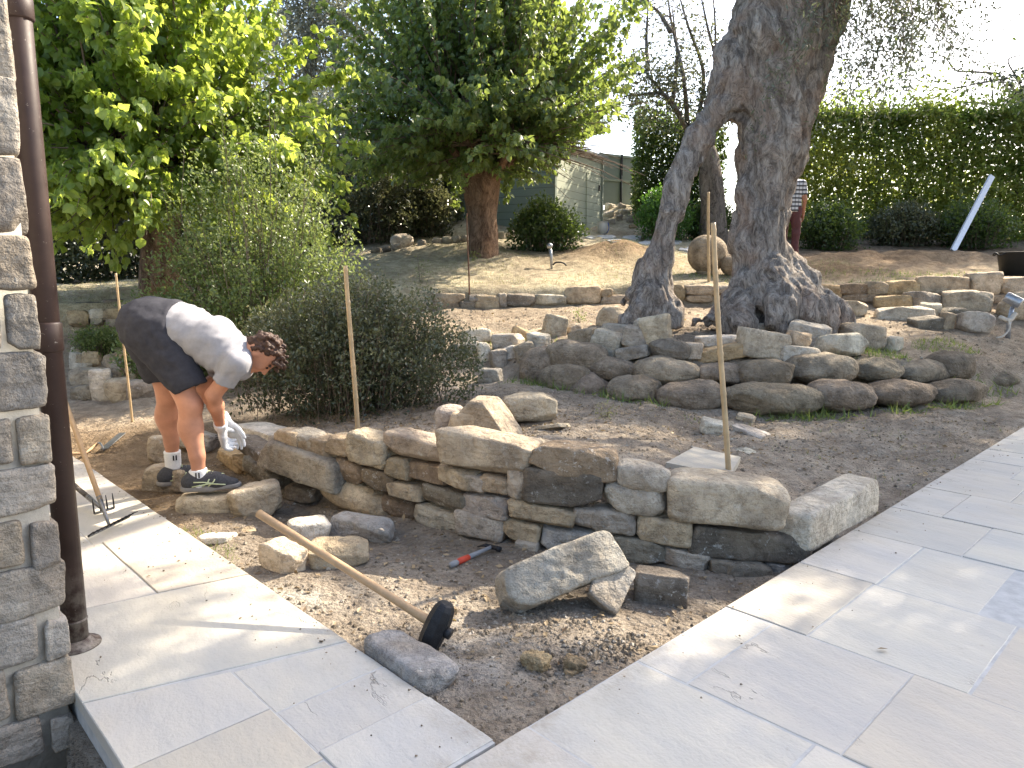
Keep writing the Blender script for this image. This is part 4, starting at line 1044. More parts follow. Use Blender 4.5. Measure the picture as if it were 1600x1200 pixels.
def vnormals(V, F):
    n = np.cross(V[F[:,2]]-V[F[:,0]], V[F[:,3]]-V[F[:,1]]); N = np.stack([sum(np.bincount(F[:,k], weights=n[:,a], minlength=len(V)) for k in range(4)) for a in range(3)],1)
    return N/np.maximum(np.linalg.norm(N,axis=1,keepdims=True),1e-12)

# ------------------------------------------------------------------ the old olive tree
def olive():
    root_p = on_ground(1205, 9.0); root = empty('olive_tree', root_p); tag(root, 'huge old olive tree with two gnarled grey trunks that join overhead', 'tree')
    def q(px,py,Y): return onY(px,py,Y)-root_p
    S_ = SDF((-2.3,-1.0,-.25),(1.5,1.2,4.75),.026)
    # (px, py, depth, radius in px)
    def chain(L, k=.10, sq=None, f=.82):
        k *= .55
        for (a,b) in zip(L[:-1],L[1:]):
            S_.cone(q(*a[:3]), q(*b[:3]), f*a[3]*a[2]/F_PX, f*b[3]*b[2]/F_PX, k, sq=sq)
    chain([(1196,505,9.,66),(1190,430,9.,44),(1186,380,9.,42),(1190,300,9.,44),(1206,240,9.,50),(1214,160,9.,58),(1226,60,9.,72),(1250,-60,9.,84)], .12, f=.93)
    chain([(1225,250,9.,38),(1246,240,9.02,20)], .1); chain([(1160,165,9.,40),(1190,60,9.,60),(1215,-60,9.,62)], .15)
    chain([(1255,150,9.05,34),(1280,40,9.05,38),(1310,-60,9.05,42)], .15)
    chain([(1022,500,8.9,36),(1022,450,8.9,31),(1030,400,8.9,27),(1050,330,8.92,24),(1066,270,8.92,24),(1096,215,8.95,31),(1130,160,8.97,40),(1160,90,9.,52)], .07, f=.70)
    chain([(1166,300,9.1,24),(1164,240,9.1,22),(1172,190,9.1,26)], .06)
    # roots
    for a in [((1190,440,8.95,36),(1135,490,8.8,24),(1085,505,8.7,8)),((1205,430,8.8,34),(1215,490,8.5,26),(1225,515,8.35,10)),((1210,400,9.,28),(1255,450,8.95,26),(1300,495,8.9,24),(1325,520,8.8,8)),
              ((1230,440,8.8,26),(1270,490,8.6,34),(1295,515,8.5,14)),((1165,450,8.8,24),(1150,505,8.5,26),(1148,525,8.4,8)),((1025,450,8.9,24),(1000,490,8.8,16),(975,505,8.75,7)),((1025,460,8.85,22),(1050,495,8.8,18),(1062,508,8.75,6)),((1012,420,8.95,14),(985,460,8.95,9),(972,474,9.0,4))]:
        chain(list(a), .12, f=1.05)
    S_.ell(q(1183,500,8.55), (.10,.16,.14), k=-.06); S_.ell(q(1180,200,8.62), (.03,.12,.10), k=-.05); S_.ell(q(1200,130,8.48),(.03,.12,.14),k=-.05); S_.ell(q(1150,100,8.55),(.03,.12,.16),k=-.05)
    V, F = S_.mesh(); V = relax(V, F, 2); N = vnormals(V, F)
    tw = V.copy(); tw[:,0] += .35*V[:,2]*np.where(V[:,2]>1.5,1,.3)
    warp = np.stack([fbm(V*1.6,2,70),fbm(V*1.6+9,2,71),fbm(V*1.6+5,2,72)],1)*.10
    g = fbm((tw+warp)*A(5.5,5.5,1.15),3,60); g2 = fbm((tw+warp)*A(14,14,3.),2,65); b = fbm(V*2.4,2,66)
    low = np.exp(-V[:,2]/.5)
    V = V + N*(.046*g - .035*np.clip(np.abs(g)-.35,0,1)*2 + .030*g2 + .045*b + low*.05*fbm(V*5,3,68))[:,None]
    N2 = vnormals(V, F); V = V + N2*(.008*fbm(V*A(38,38,9),2,80))[:,None]
    mk('trunk', V, F, M['olive_bark'], root)
    # limbs above the picture carry the crown, which shades the garden
    r = np.random.default_rng(51); lb = MB(); cl = []
    top = q(1250,-40,9.)
    for tip in [(-1.5,-1.2,6.2),(.6,-2.4,6.2),(2.6,-1.0,6.0),(2.2,1.6,6.4),(-.6,1.2,6.9),(3.8,-.6,4.9),(-2.6,.4,6.2),(1.0,.2,7.6),(-2.2,-2.0,5.4)]:
        tip = A(*tip); b_ = bez([top-A(0,0,.3), top+(tip-top)*.45+A(0,0,.25), tip], 12); lb.tube(b_, np.linspace(.12,.025,12), 8)
    lb.make('limb', M['olive_bark'], root, True)
    CL = OLIVE_CLUMPS
    P, D, VA = clump_cloud(r, CL, 2500, .062, 'thin', hang=.55, flat=.85)
    tw = MB()
    # hanging sprays seen in the picture
    SP = []
    for (x,y,Y,L) in [(1340,-30,8.6,1.5),(1365,-40,8.8,1.75),(1395,-60,8.4,1.6),(1320,-20,9.2,1.4),(1420,-50,9.,1.5),(1450,-60,8.6,1.2),(1345,-60,9.4,1.6),(1475,-60,9.,1.0),(1500,-70,8.8,.8),(1380,-30,9.3,1.5),(1330,20,8.9,1.2),(1410,0,8.8,1.2),(1300,-40,8.6,1.3),(1440,-20,9.2,1.2),(1375,60,8.9,1.0)]:
        for j in range(5):
            a = q(x+r.normal()*22,y+r.normal()*20,Y+r.normal()*.25); LL = L*r.uniform(.5,1.05); d = A(r.normal()*.5, r.normal()*.4, -1.); pts = bez([a, a+d*LL*.5+A(r.normal()*.08,0,.06), a+d*LL],8)
            tw.tube(pts[::2], [.007,.005,.004,.002][:len(pts[::2])], 4, False); m = int(120*LL); u = .1+.9*r.random(m)
            p = np.stack([np.interp(u,np.linspace(0,1,8),pts[:,k]) for k in range(3)],1); P = np.vstack([P,p+r.normal(size=(m,3))*.085]); o = r.normal(size=(m,3))*.7; o[:,2] -= .5; D = np.vstack([D,o]); VA = np.concatenate([VA,r.uniform(.1,.7,m)])
    tw.make('twig', M['twig'], root, True)
    sz = np.where(P[:,2]+root_p[2] > 4.75, 1.75, 1.)*.062*r.uniform(.7,1.3,len(P))
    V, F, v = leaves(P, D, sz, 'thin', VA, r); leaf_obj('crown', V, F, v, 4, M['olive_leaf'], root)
def shade_over(x, y, h, s):
    """place of an olive clump (world) whose shade falls at ground point x, y when it hangs at height h"""
    t = h/SUNDIR[2]; return (x+SUNDIR[0]*t, y+SUNDIR[1]*t, h, s)
_ro = on_ground(1205,9.0)
OLIVE_CLUMPS = []  # unseen crown clumps, set where their shade is wanted, open over lit spots
_r = np.random.default_rng(77)
WT = []
def _crown():
    lit = [(250,900,.75),(330,940,.75),(420,965,.5),(190,850,.75),(160,960,.5),(300,1180,.25),(200,1120,.2),(760,550,.7),(850,510,.6),(620,680,.7),(760,660,.7),(900,690,.5),(1000,720,.35),(950,670,.55),(860,640,.4),
           (1480,860,.08),(1570,960,.1),(470,930,.22),(700,1020,.12),(850,1050,.17),(980,1012,.17),(560,620,.5),(950,640,.15),(1340,740,.12),(1560,670,.2),(1240,590,.12),(930,520,.35),(1020,515,.3),(1110,550,.25),(1200,530,.25),(1290,530,.3),(1350,525,.25),(1450,475,.4),(1540,470,.35),(880,600,.2),(1080,600,.15),(520,780,.12)]
    for a,b,s in [(600,682,.5),(650,682,.5),(740,682,.5),(790,690,.5),(880,700,.45),(1000,735,.3),(1180,748,.25),(1310,760,.22)]: WT.append((onz(a,b,.42)[:2]-SUNDIR[:2]/SUNDIR[2]*.36, s))
    L_ = WT+[(onz(a,b,0.)[:2] if b > 700 else G(a,b)[:2], s) for a,b,s in lit]+[(A(1.9,8.0),.45),(A(1.4,7.6),.4),(A(.9,7.15),.4),(A(-2.45,3.5),.6),(A(2.4,7.9),.38),(A(1.0,7.6),.3)]
    for i in np.arange(-2.6,7.6,.41):
        for j in np.arange(1.0,10.4,.41):
          x, y = i+_r.uniform(-.26,.26), j+_r.uniform(-.26,.26)
          if 1:
            if y < 1.0+.1*abs(x) or x > 1.1*y+1.6: continue
            if any(np.hypot(x-c[0],y-c[1]) < s+.08 for c,s in L_) or fbm(np.array([[x*1.5,y*.9,0]]),2,88)[0] > .8: continue
            rl = A(x-CORNER[0],y-CORNER[1],0); rep = 2 if (rl@E1 < 0 or (rl@E2 < 0 and rl@E1 < .95)) and y < 5 else 1
          for _k in range(rep):
            z0 = float(gz(x,y,False)); h = _r.uniform(5.0,6.8)-z0; X_,Y_,_,_ = shade_over(x,y,h,0); z = z0+h
            if not 2 < Y_ < 14: continue
            ypx = 600-F_PX*math.tan(math.atan2(z-EYE-.45,Y_)+PITCH)
            if ypx > -8 and abs(X_/Y_) < .78: continue
            OLIVE_CLUMPS.append((X_-_ro[0], Y_-_ro[1], z-_ro[2], _r.uniform(.36,.52)))
_crown()
olive()
# unseen clumps added to the pine, out at the right, to shade far beds
PINE_SHADE = []
for _i in np.arange(4.6,10.6,.85):
    for _j in np.arange(12.2,15.6,.85):
        _x, _y = _i+_r.uniform(-.4,.4), _j+_r.uniform(-.4,.4); _z0 = float(gz(_x,_y,False))
        if _r.random() < .22: continue
        _p = shade_over(_x,_y,_r.uniform(9.,11.)-_z0,.8); _p = A(_p[0],_p[1],_p[2]+_z0)
        _u = 800+F_PX*_p[0]/(_p[1]*math.cos(PITCH)-(_p[2]-EYE)*math.sin(PITCH)); _v = 600-F_PX*math.tan(math.atan2(_p[2]-EYE-.9,_p[1])+PITCH)
        if _v < -10 or _u > 1660:
            _d = _p-A(0,0,EYE); PINE_SHADE.append((_u, 600-F_PX*math.tan(math.atan2(_p[2]-EYE,_p[1])+PITCH), _p[1], .72*F_PX/_p[1]))
# sparse ivy-clad tree behind the olive
def sparse_tree():
    b = on_ground(1112,17.2); root = empty('bare_tree', b); tag(root, 'sparse half-bare tree with thin upright branches behind the slanting trunk', 'tree'); r = np.random.default_rng(91)
    q = lambda px,py,Y=17.2: onY(px,py,Y)-b
    tree_trunk('trunk', [A(0,0,-.2), q(1112,330), q(1110,280), q(1104,235), q(1075,200)], [.33,.27,.27,.2,.14], M['bark'], root, 16, rough=.2, seed=5)
    lb = MB(); P, D, VA = [], [], []
    for L in [[(1075,205),(1050,165),(1015,120),(985,90)],[(1075,205),(1068,120),(1050,40),(1040,-30)],[(1085,210),(1100,120),(1075,40),(1055,-30)],[(1090,215),(1120,120),(1105,40),(1090,-30)],[(1075,205),(1042,150),(1000,148),(975,150)],[(1090,215),(1110,150),(1118,60),(1112,-30)],[(1012,110),(1010,60),(1014,-10)],[(1050,165),(1058,90),(1050,10)],[(1015,-5),(975,20),(950,36)],[(1048,50),(1030,20),(1012,5)]]:
        pts = bez([q(*p,17.2+r.normal()*.3) for p in L], 12); lb.tube(pts, np.linspace(.06,.012,12), 6)
        for p in pts[2:]:
            for j in range(2):
                e = p+r.normal(size=3)*A(.45,.45,.3); lb.tube([p,(p+e)/2+r.normal(size=3)*.06,e],[.012,.008,.004],3,False)
                zz = (p[2]+b[2]); m = int(80*np.clip((7.0-zz)/1.6,.08,1)); P.append(e+r.normal(size=(m,3))*.20); D.append(r.normal(size=(m,3))); VA.append(r.random(m)*.7)
    lb.make('branch', M['bark'], root, True); P, D, VA = np.vstack(P), np.vstack(D), np.concatenate(VA)
    V, F, v = leaves(P, D, .085*r.uniform(.6,1.3,len(P)), 'oval', VA, r); leaf_obj('crown', V, F, v, 4, M['dark_leaf'], root)
sparse_tree()
def cloud_tree(name, label, px, Y, clumps, per, leaf, mat, kind, trunk, seed, hang=.2, group=None):
    """clumps in photo pixels (px, py, depth, radius px)"""
    b = on_ground(px, Y); root = empty(name, b); tag(root, label, 'tree', group); r = np.random.default_rng(seed)
    C_ = []
    for (x,y,yy,s) in clumps:
        p = onY(x,y,yy)-b; C_.append((*p, s*yy/F_PX))
    P, D, VA = clump_cloud(r, C_, per, leaf, kind, hang=hang)
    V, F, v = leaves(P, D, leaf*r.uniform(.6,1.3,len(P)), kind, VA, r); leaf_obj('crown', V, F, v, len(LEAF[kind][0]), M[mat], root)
    topz = max(c[2] for c in C_); tree_trunk('trunk', [A(0,0,-.2), A(.05,0,topz*.4), A(0,.05,topz*.95)], [trunk, trunk*.8, trunk*.2], M['bark'], root, 12, seed=seed)
    lb = MB()
    for c in C_:
        c = A(*c[:3]); z0 = min(max(c[2]*.55,.5), topz*.8); lb.tube([A(0,0,z0),(A(0,0,z0)+c)/2+A(0,0,-.1),c],[trunk*.25,trunk*.15,.01],5,False)
    lb.make('branch', M['bark'], root, True); return root
cloud_tree('olive_sapling','silver-grey olive between the two mulberry trees',505,16.,[(470,230,16,62),(520,210,16,66),(560,225,16,60),(500,280,16,55),(540,170,15.9,50),(570,150,16,50),(455,285,16,50),(550,275,16,50),(495,175,16,50),(590,260,16,45),(520,310,16,50),(460,320,16,45)],1500,.13,'grey_leaf','thin',.13,95)
cloud_tree('dark_cypress','tall grey-green tree rising behind the gap of the mulberries',500,22.,[(495,20,22,50),(510,70,22,50),(485,100,22,46),(500,-40,22,56),(525,130,22,46),(475,50,22,44),(540,20,22,48),(500,180,22,50),(465,0,22,40),(560,80,22,44),(450,110,22,44),(580,20,22,44)],1000,.19,'grey_leaf','thin',.2,96)
cloud_tree('pine_tree','dark pine with drooping branches at the photo\'s right edge above the hedge',1660,19.,[(1555,118,19,13),(1572,126,19,16),(1592,136,19,20),(1590,160,19,22),(1575,178,19,16),(1610,150,19,30),(1640,110,19,40),(1650,170,19,40),(1600,185,19,18),(1560,190,19,12),(1685,80,19,50)]+PINE_SHADE,1100,.17,'conifer_leaf','thin',.25,97,.4)
def pine_twigs():
    b = on_ground(1660,19.); pr = [o for o in bpy.data.objects if o.name == 'pine_tree'][0]; mb = MB()
    q = lambda x,y: onY(x,y,19.)-b
    for L in [[(1560,115),(1520,112),(1492,110),(1478,90),(1465,86)],[(1575,122),(1530,130),(1480,140),(1440,141)],[(1580,165),(1540,162),(1500,158),(1485,150)],[(1580,180),(1540,185),(1515,192)],[(1595,130),(1575,95),(1600,85)],[(1552,165),(1550,140),(1548,118)],[(1590,175),(1550,180),(1525,178)]]:
        mb.tube(bez([q(*p) for p in L],10), np.linspace(.03,.012,10), 4)
    mb.make('bare_branch', M['bark'], pr, True)
pine_twigs()
for (x,y,s,lab,sd) in [(1475,190,26,'small far tree top showing above the hedge',98),(1350,196,10,'tiny far tree top above the hedge beside the olive sprays',99)]:
    cloud_tree('distant_tree', lab, x, 34., [(x-s*.5,y+4,34,s*.5),(x,y-4,34,s*.6),(x+s*.5,y+3,34,s*.5),(x,y+20,34,s*.7)], 300, .16, 'grey_leaf', 'oval', .15, sd)
cloud_tree('background_tree','pale grey-green tree behind the left mulberry',330,24.,[(300,60,24,60),(380,100,24,60),(330,160,24,60),(250,130,24,60),(400,190,24,55),(300,230,24,60),(200,200,24,60),(420,40,24,40)],900,.2,'grey_leaf','oval',.25,101)
# pampas-like tuft
bush('yucca_tuft','pale spiky tuft between silver olive and central mulberry','plant',on_ground(605,16.6),1.5,1.0,2.1,110,.34,14,M['grey_leaf'],'thin',seed=103,up=.4,ragged=.3,group=None)

# grass and weeds
def grass():
    r = np.random.default_rng(61); P, S_ = [], []
    def add(n, x0,x1,y0,y1,keep,s):
        x = r.uniform(x0,x1,n); y = r.uniform(y0,y1,n); k = keep(x,y); P.append(np.stack([x[k],y[k],gz(x[k],y[k])],1)); S_.append(np.full(k.sum(), s))
    nz = lambda x,y,f,sd: fbm(np.stack([x*f,y*f,0*x],-1),3,sd)
    add(38000,-8,6.2,9.,15.5,lambda x,y: (y > zlin(W3P,x)+.25)&(nz(x,y,.9,21) > -.1+.25*(y>13)+.3*(x>3.)), .05)
    p = np.vstack(P); D = r.normal(size=p.shape)*.6; D[:,2] += .8; V,F,v = leaves(p, D, np.concatenate(S_)*r.uniform(.5,1.4,len(p)), 'blade', r.random(len(p)), r)
    tag(leaf_obj('dry_grass', V,F,v,3,M['grass'],None), kind='stuff')
    P, S_ = [], []
    add(16000,-.3,6.2,6.0,9.2,lambda x,y: (y > zlin(W2P,x)-.12)&(y < zlin(W2P,x)+1.6)&(nz(x,y,1.5,31)+.3*np.interp(x,[0,2.5,3.5,5],[-.6,-.3,.55,.6]) > .12), .075)
    add(9000,.2,6.2,6.0,8.,lambda x,y: (np.abs(y-zlin(W2P,x)+.02) < .09)&(nz(x,y,3.,33) > .0), .10)
    add(9000,.2,6.2,6.0,8.6,lambda x,y: (np.abs(y-zlin(W2P,x)-.42) < .10)&(nz(x,y,3.,34) > -.05), .12)
    add(3500,2.2,8.,11.2,12.6,lambda x,y: (y > zlin(W3P,x)+.22)&(nz(x,y,1.2,35) > .0), .07)
    add(1500,-1.95,-1.3,3.1,3.75,lambda x,y: (nz(x,y,4.,36) > .0)&(((x-CORNER[0])*E2[0]+(y-CORNER[1])*E2[1]) > .02)&(((x-CORNER[0])*E2[0]+(y-CORNER[1])*E2[1]) < .16), .03)
    add(1200,1.0,4.4,3.,6.4,lambda x,y: (nz(x,y,2.,37) > .38)&(((x-CORNER[0])*E1[0]+(y-CORNER[1])*E1[1]) > .05)&(y > zlin(W1P,x)+.4), .04)
    p = np.vstack(P); D = r.normal(size=p.shape)*.55; D[:,2] += .8; V,F,v = leaves(p, D, np.concatenate(S_)*r.uniform(.5,1.4,len(p)), 'blade', r.random(len(p)), r)
    tag(leaf_obj('green_grass', V,F,v,3,M['green_grass'],None), kind='stuff')
grass()
def litter():
    r = np.random.default_rng(63); P = []
    for n,x0,x1,y0,y1,k in [(2600,-2.,4.5,4.6,7.2,0),(700,-2.2,1.2,2.1,4.2,0),(1800,-2.,6.,7.3,10.8,0),(900,-1.8,.4,5.0,5.9,0),(8,-2.2,3.,1.9,4.2,1)]:
        x = r.uniform(x0,x1,n); y = r.uniform(y0,y1,n); rel = np.stack([x-CORNER[0],y-CORNER[1]],-1); a = rel@E1[:2]; b = rel@E2[:2]
        m = ((a > .03)&(b > .03)) if k == 0 else ((b < -.02)&(b > -.75)&(a > .1))|((a < -.02)&(b > .2))
        P.append(np.stack([x[m],y[m],(gz(x[m],y[m]) if k == 0 else 0*x[m])+.008],1))
    p = np.vstack(P); D = r.normal(size=p.shape); D[:,2] *= .25; V,F,v = leaves(p, D, .02+.028*r.random(len(p))**2, 'oval', r.random(len(p)), r, spin=.35)
    tag(leaf_obj('dry_leaf_litter', V,F,v,4,M['dry_leaf'],None), kind='stuff')
litter()
for px,py,lab,h,sd in [(945,655,'pale spiky weed behind the dark brown capstone',.13,1),(660,445,'tall thin weed right of the dark shrub',.45,2),(740,408,'weed at the foot of the central mulberry',.2,3),(1112,430,'green weed by the stone ball between the trunks',.22,4),(905,503,'weed between the loose stones by the slanting trunk',.16,5)]:
    g = G(px,py); bush('weed', lab, 'plant', g, h*.9, h*.9, h, 14, .035, 9, M['green_grass' if sd != 1 else 'grass'], 'thin', seed=200+sd, up=.2, twig=.0015, group='weeds')
# ------------------------------------------------------------------ stone house corner with downpipe
def m_wallmix():
    t = NT('pointing_mortar'); v = t.coord(); n = t.noise(v, 30, 5, .7)
    c = t.mix(t.ramp(n, (.3,0.), (.7,1.)), (.34,.325,.29), (.45,.43,.39)); return t.bsdf(c, .95, t.bump(n, .5, .01), .1)
M['pointing'] = m_wallmix()
M['house_stone'] = m_rock('hewn_house_stone', .22, .6, .7, .8, ochre=(.42,.34,.25))
def m_pipe():
    t = NT('brown_painted_metal'); v = t.coord(); n = t.noise(v, 9, 6, .7); sp = t.ramp(t.noise(v, 55, 4, .8), (.66,0.), (.70,1.)); z = t.n('SeparateXYZ', Vector=v).outputs[2]
    c = t.mix(t.ramp(n, (.35,0.), (.7,1.)), (.030,.017,.014), (.050,.030,.025)); c = t.mix(t.math('MULTIPLY', sp, .7), c, (.34,.31,.28))
    c = t.mix(t.math('MULTIPLY', t.ramp(z, (0.,1.), (.35,0.)), t.ramp(t.noise(v, 25, 5, .7), (.40,0.), (.6,.5))), c, (.36,.33,.28))
    return t.bsdf(c, t.ramp(n, (.3,.40), (.7,.62)), t.bump(n, .08, .004), .3)
M['pipe'] = m_pipe()
def house():
    root = empty('stone_house', plane(1.12,-.8)); tag(root, 'corner of the stone house with a brown downpipe at the photo\'s left edge', 'house')
    R = np.stack([E2, E1, A(0,0,1)], 1); o3 = plane(1.12,-.8)
    inv = lambda P: P-o3
    V, F, T, Mi = [], [], [], []; n = 0
    def put(v, f, t, m):
        nonlocal n
        V.append(v); F.extend([[int(i)+n for i in q] for q in f]); T.append(np.tile(t,(len(v),1))); Mi.extend([m]*len(f)); n += len(v)
    b = MB(); b.box(E2*-1.6+E1*2.5+A(0,0,1.45), (1.585,2.487,1.95), R); put(b.V[0], b.F, (1,1,1), 0)
    st = []
    def pxbox(x0,y0,x1,y1):
        pts = [hit((x0+x1)/2, y, o3[:2], -E1[:2], 0) for y in (y0,y1)]; l = hit(max(x0,-60),(y0+y1)/2,o3[:2],-E1[:2],0); r = hit(x1,(y0+y1)/2,o3[:2],-E1[:2],0)
        st.append(((l-o3)@E2, min((r-o3)@E2, .004), pts[1][2], pts[0][2]))
    for bx in [(-60,-40,44,113),(-60,119,50,241),(-60,247,58,361),(-60,369,66,453),(9,460,73,545),(-70,457,1,547),(-60,552,81,643),(29,650,90,724),(-60,662,20,728),(-60,734,97,806),(48,815,103,886),(-60,822,36,893),(-60,892,113,968),(71,968,119,1027),(-60,976,58,1048),(24,1036,120,1112),(-60,1060,14,1135),(80,1120,118,1172),(-60,1140,66,1200)]: pxbox(*bx)
    r = np.random.default_rng(5); lim = min(s[0] for s in st)
    zt = max(s[3] for s in st)+.02
    rows = []; z = zt
    while z < 3.3: h = r.uniform(.13,.24); rows.append((z,z+h,-.004)); z += h+.02
    z = -.45
    while z < zt: h = r.uniform(.13,.24); rows.append((z,z+h,lim-.02)); z += h+.02
    for z0,z1,x in rows:
        while x > -3.0: w = r.uniform(.18,.5); st.append((x-w,x,z0,z1)); x -= w+.025
    cols = [A(.29,.265,.23),A(.325,.30,.265),A(.26,.24,.215),A(.32,.28,.225)]
    for i,(x0,x1,z0,z1) in enumerate(st):
        hx, hz = (x1-x0)/2*1.02, (z1-z0)/2*1.03
        v, f = rock_shape(hx, .06, hz, 900+i, p=13, cuts=3, rough=.03, n=20)
        v = v@R.T + E2*(x0+x1)/2 + A(0,0,(z0+z1)/2) + E1*.0525
        put(v, f, cols[i%4]*r.uniform(.85,1.1), 1)
    o = mk('wall', np.vstack(V), F, parent=root, cols=np.vstack(T), mats=[M['pointing'],M['house_stone']], midx=Mi)
    # downpipe
    c = inv(plane(1.44,-.715)); mb = MB()
    mb.tube([c+A(0,0,.0),c+A(0,0,3.3)],.040,20)
    pipe = mb.make('downpipe', M['pipe'], root, True); 
    for z, h, rr in ((.10,.012,.043),(1.10,.10,.045),(2.13,.07,.047)):
        k = MB(); k.tube([c+A(0,0,z-h/2),c+A(0,0,z-h/2+.006),c+A(0,0,z+h/2-.006),c+A(0,0,z+h/2)],[rr-.004,rr,rr,rr-.004],20); k.make('collar', M['pipe'], pipe, True)
    k = MB(); k.tube([c+A(0,0,.0),c+A(0,0,.008),c+A(0,0,.014),c+A(0,0,.03)],[.078,.078,.062,.045],24); k.make('base_flange', M['pipe'], pipe, True)
    k = MB(); k.box(c-E2*.06+A(0,0,1.10),(.03,.008,.012),R); k.make('bracket', M['pipe'], pipe)
house()

# ------------------------------------------------------------------ people
M['skin'] = simple('sun_tanned_skin', (.46,.215,.13), .55, .22, 7, .08, .4)
M['shirt'] = simple('light_grey_cotton', (.29,.285,.30), .9, .06, 60, .15, .1)
M['shorts'] = simple('charcoal_cotton', (.042,.042,.050), .9, .15, 40, .15, .1)
M['hair'] = simple('brown_hair', (.055,.025,.014), .6, .5, 60, .5, .4)
M['knit'] = simple('white_knit', (.72,.72,.72), .95, .06, 120, .5, .1)
M['shoe'] = simple('dark_grey_mesh', (.055,.055,.06), .85, .25, 90, .4, .2)
M['sole'] = simple('dusty_grey_rubber', (.22,.205,.19), .85, .15, 30, .2)
M['lime'] = simple('pale_lime_trim', (.50,.54,.33), .7, .1, 40, .05)
M['black'] = simple('black_print', (.02,.02,.02), .7, .1)
M['eye'] = simple('dark_eye', (.03,.02,.015), .2, .1)
def sdf_obj(name, S_, mat, parent, it=2, disp=None, origin=None):
    V, F = S_.mesh(); V = relax(V, F, it)
    if disp is not None: V = V + vnormals(V,F)*disp(V)[:,None]
    return mk(name, V-(origin if origin is not None else 0), F, mat, parent)
def hand(S_, wrist, palm, nrm, thumb, curl=.5, sc=1., k=.008):
    """glove or hand: wrist and palm centre points, palm normal, thumb side vector"""
    w, c = np.array(wrist,float), np.array(palm,float); d = c-w; d /= np.linalg.norm(d); n = np.array(nrm,float); n -= d*(n@d); n /= np.linalg.norm(n); s = np.cross(d,n); s *= np.sign(s@np.array(thumb,float)) or 1
    S_.cone(w, c-d*.02*sc, .030*sc, .032*sc, .02, sq=(n,.72)); 
    for o in (-.026,-.009,.009,.026): S_.cone(c-d*.045*sc+s*o*sc*.8, c+d*.04*sc+s*o*sc, .016*sc, .0135*sc, .012)
    for o, L in ((.031,.072),(.011,.083),(-.010,.078),(-.030,.060)):
        p = c+d*.042*sc+s*o*sc; a = curl*.6; seg = L*sc*A(.46,.31,.23)
        for j in range(3):
            dd = d*math.cos(a)+n*math.sin(a)+s*o*1.5; e = p+dd/np.linalg.norm(dd)*seg[j]; S_.cone(p,e,(.0112-.001*j)*sc,(.0105-.001*j)*sc,k*.6); p = e; a += curl*(.9+.1*j)
    p = c-d*.025*sc+s*.034*sc
    for j,(L,al) in enumerate(((.036,.7),(.030,.45),(.024,.25))):
        dd = d*math.cos(al)+s*math.sin(al)+n*.45; e = p+dd/np.linalg.norm(dd)*L*sc; S_.cone(p,e,(.0145-.0015*j)*sc,(.013-.0015*j)*sc,k); p = e
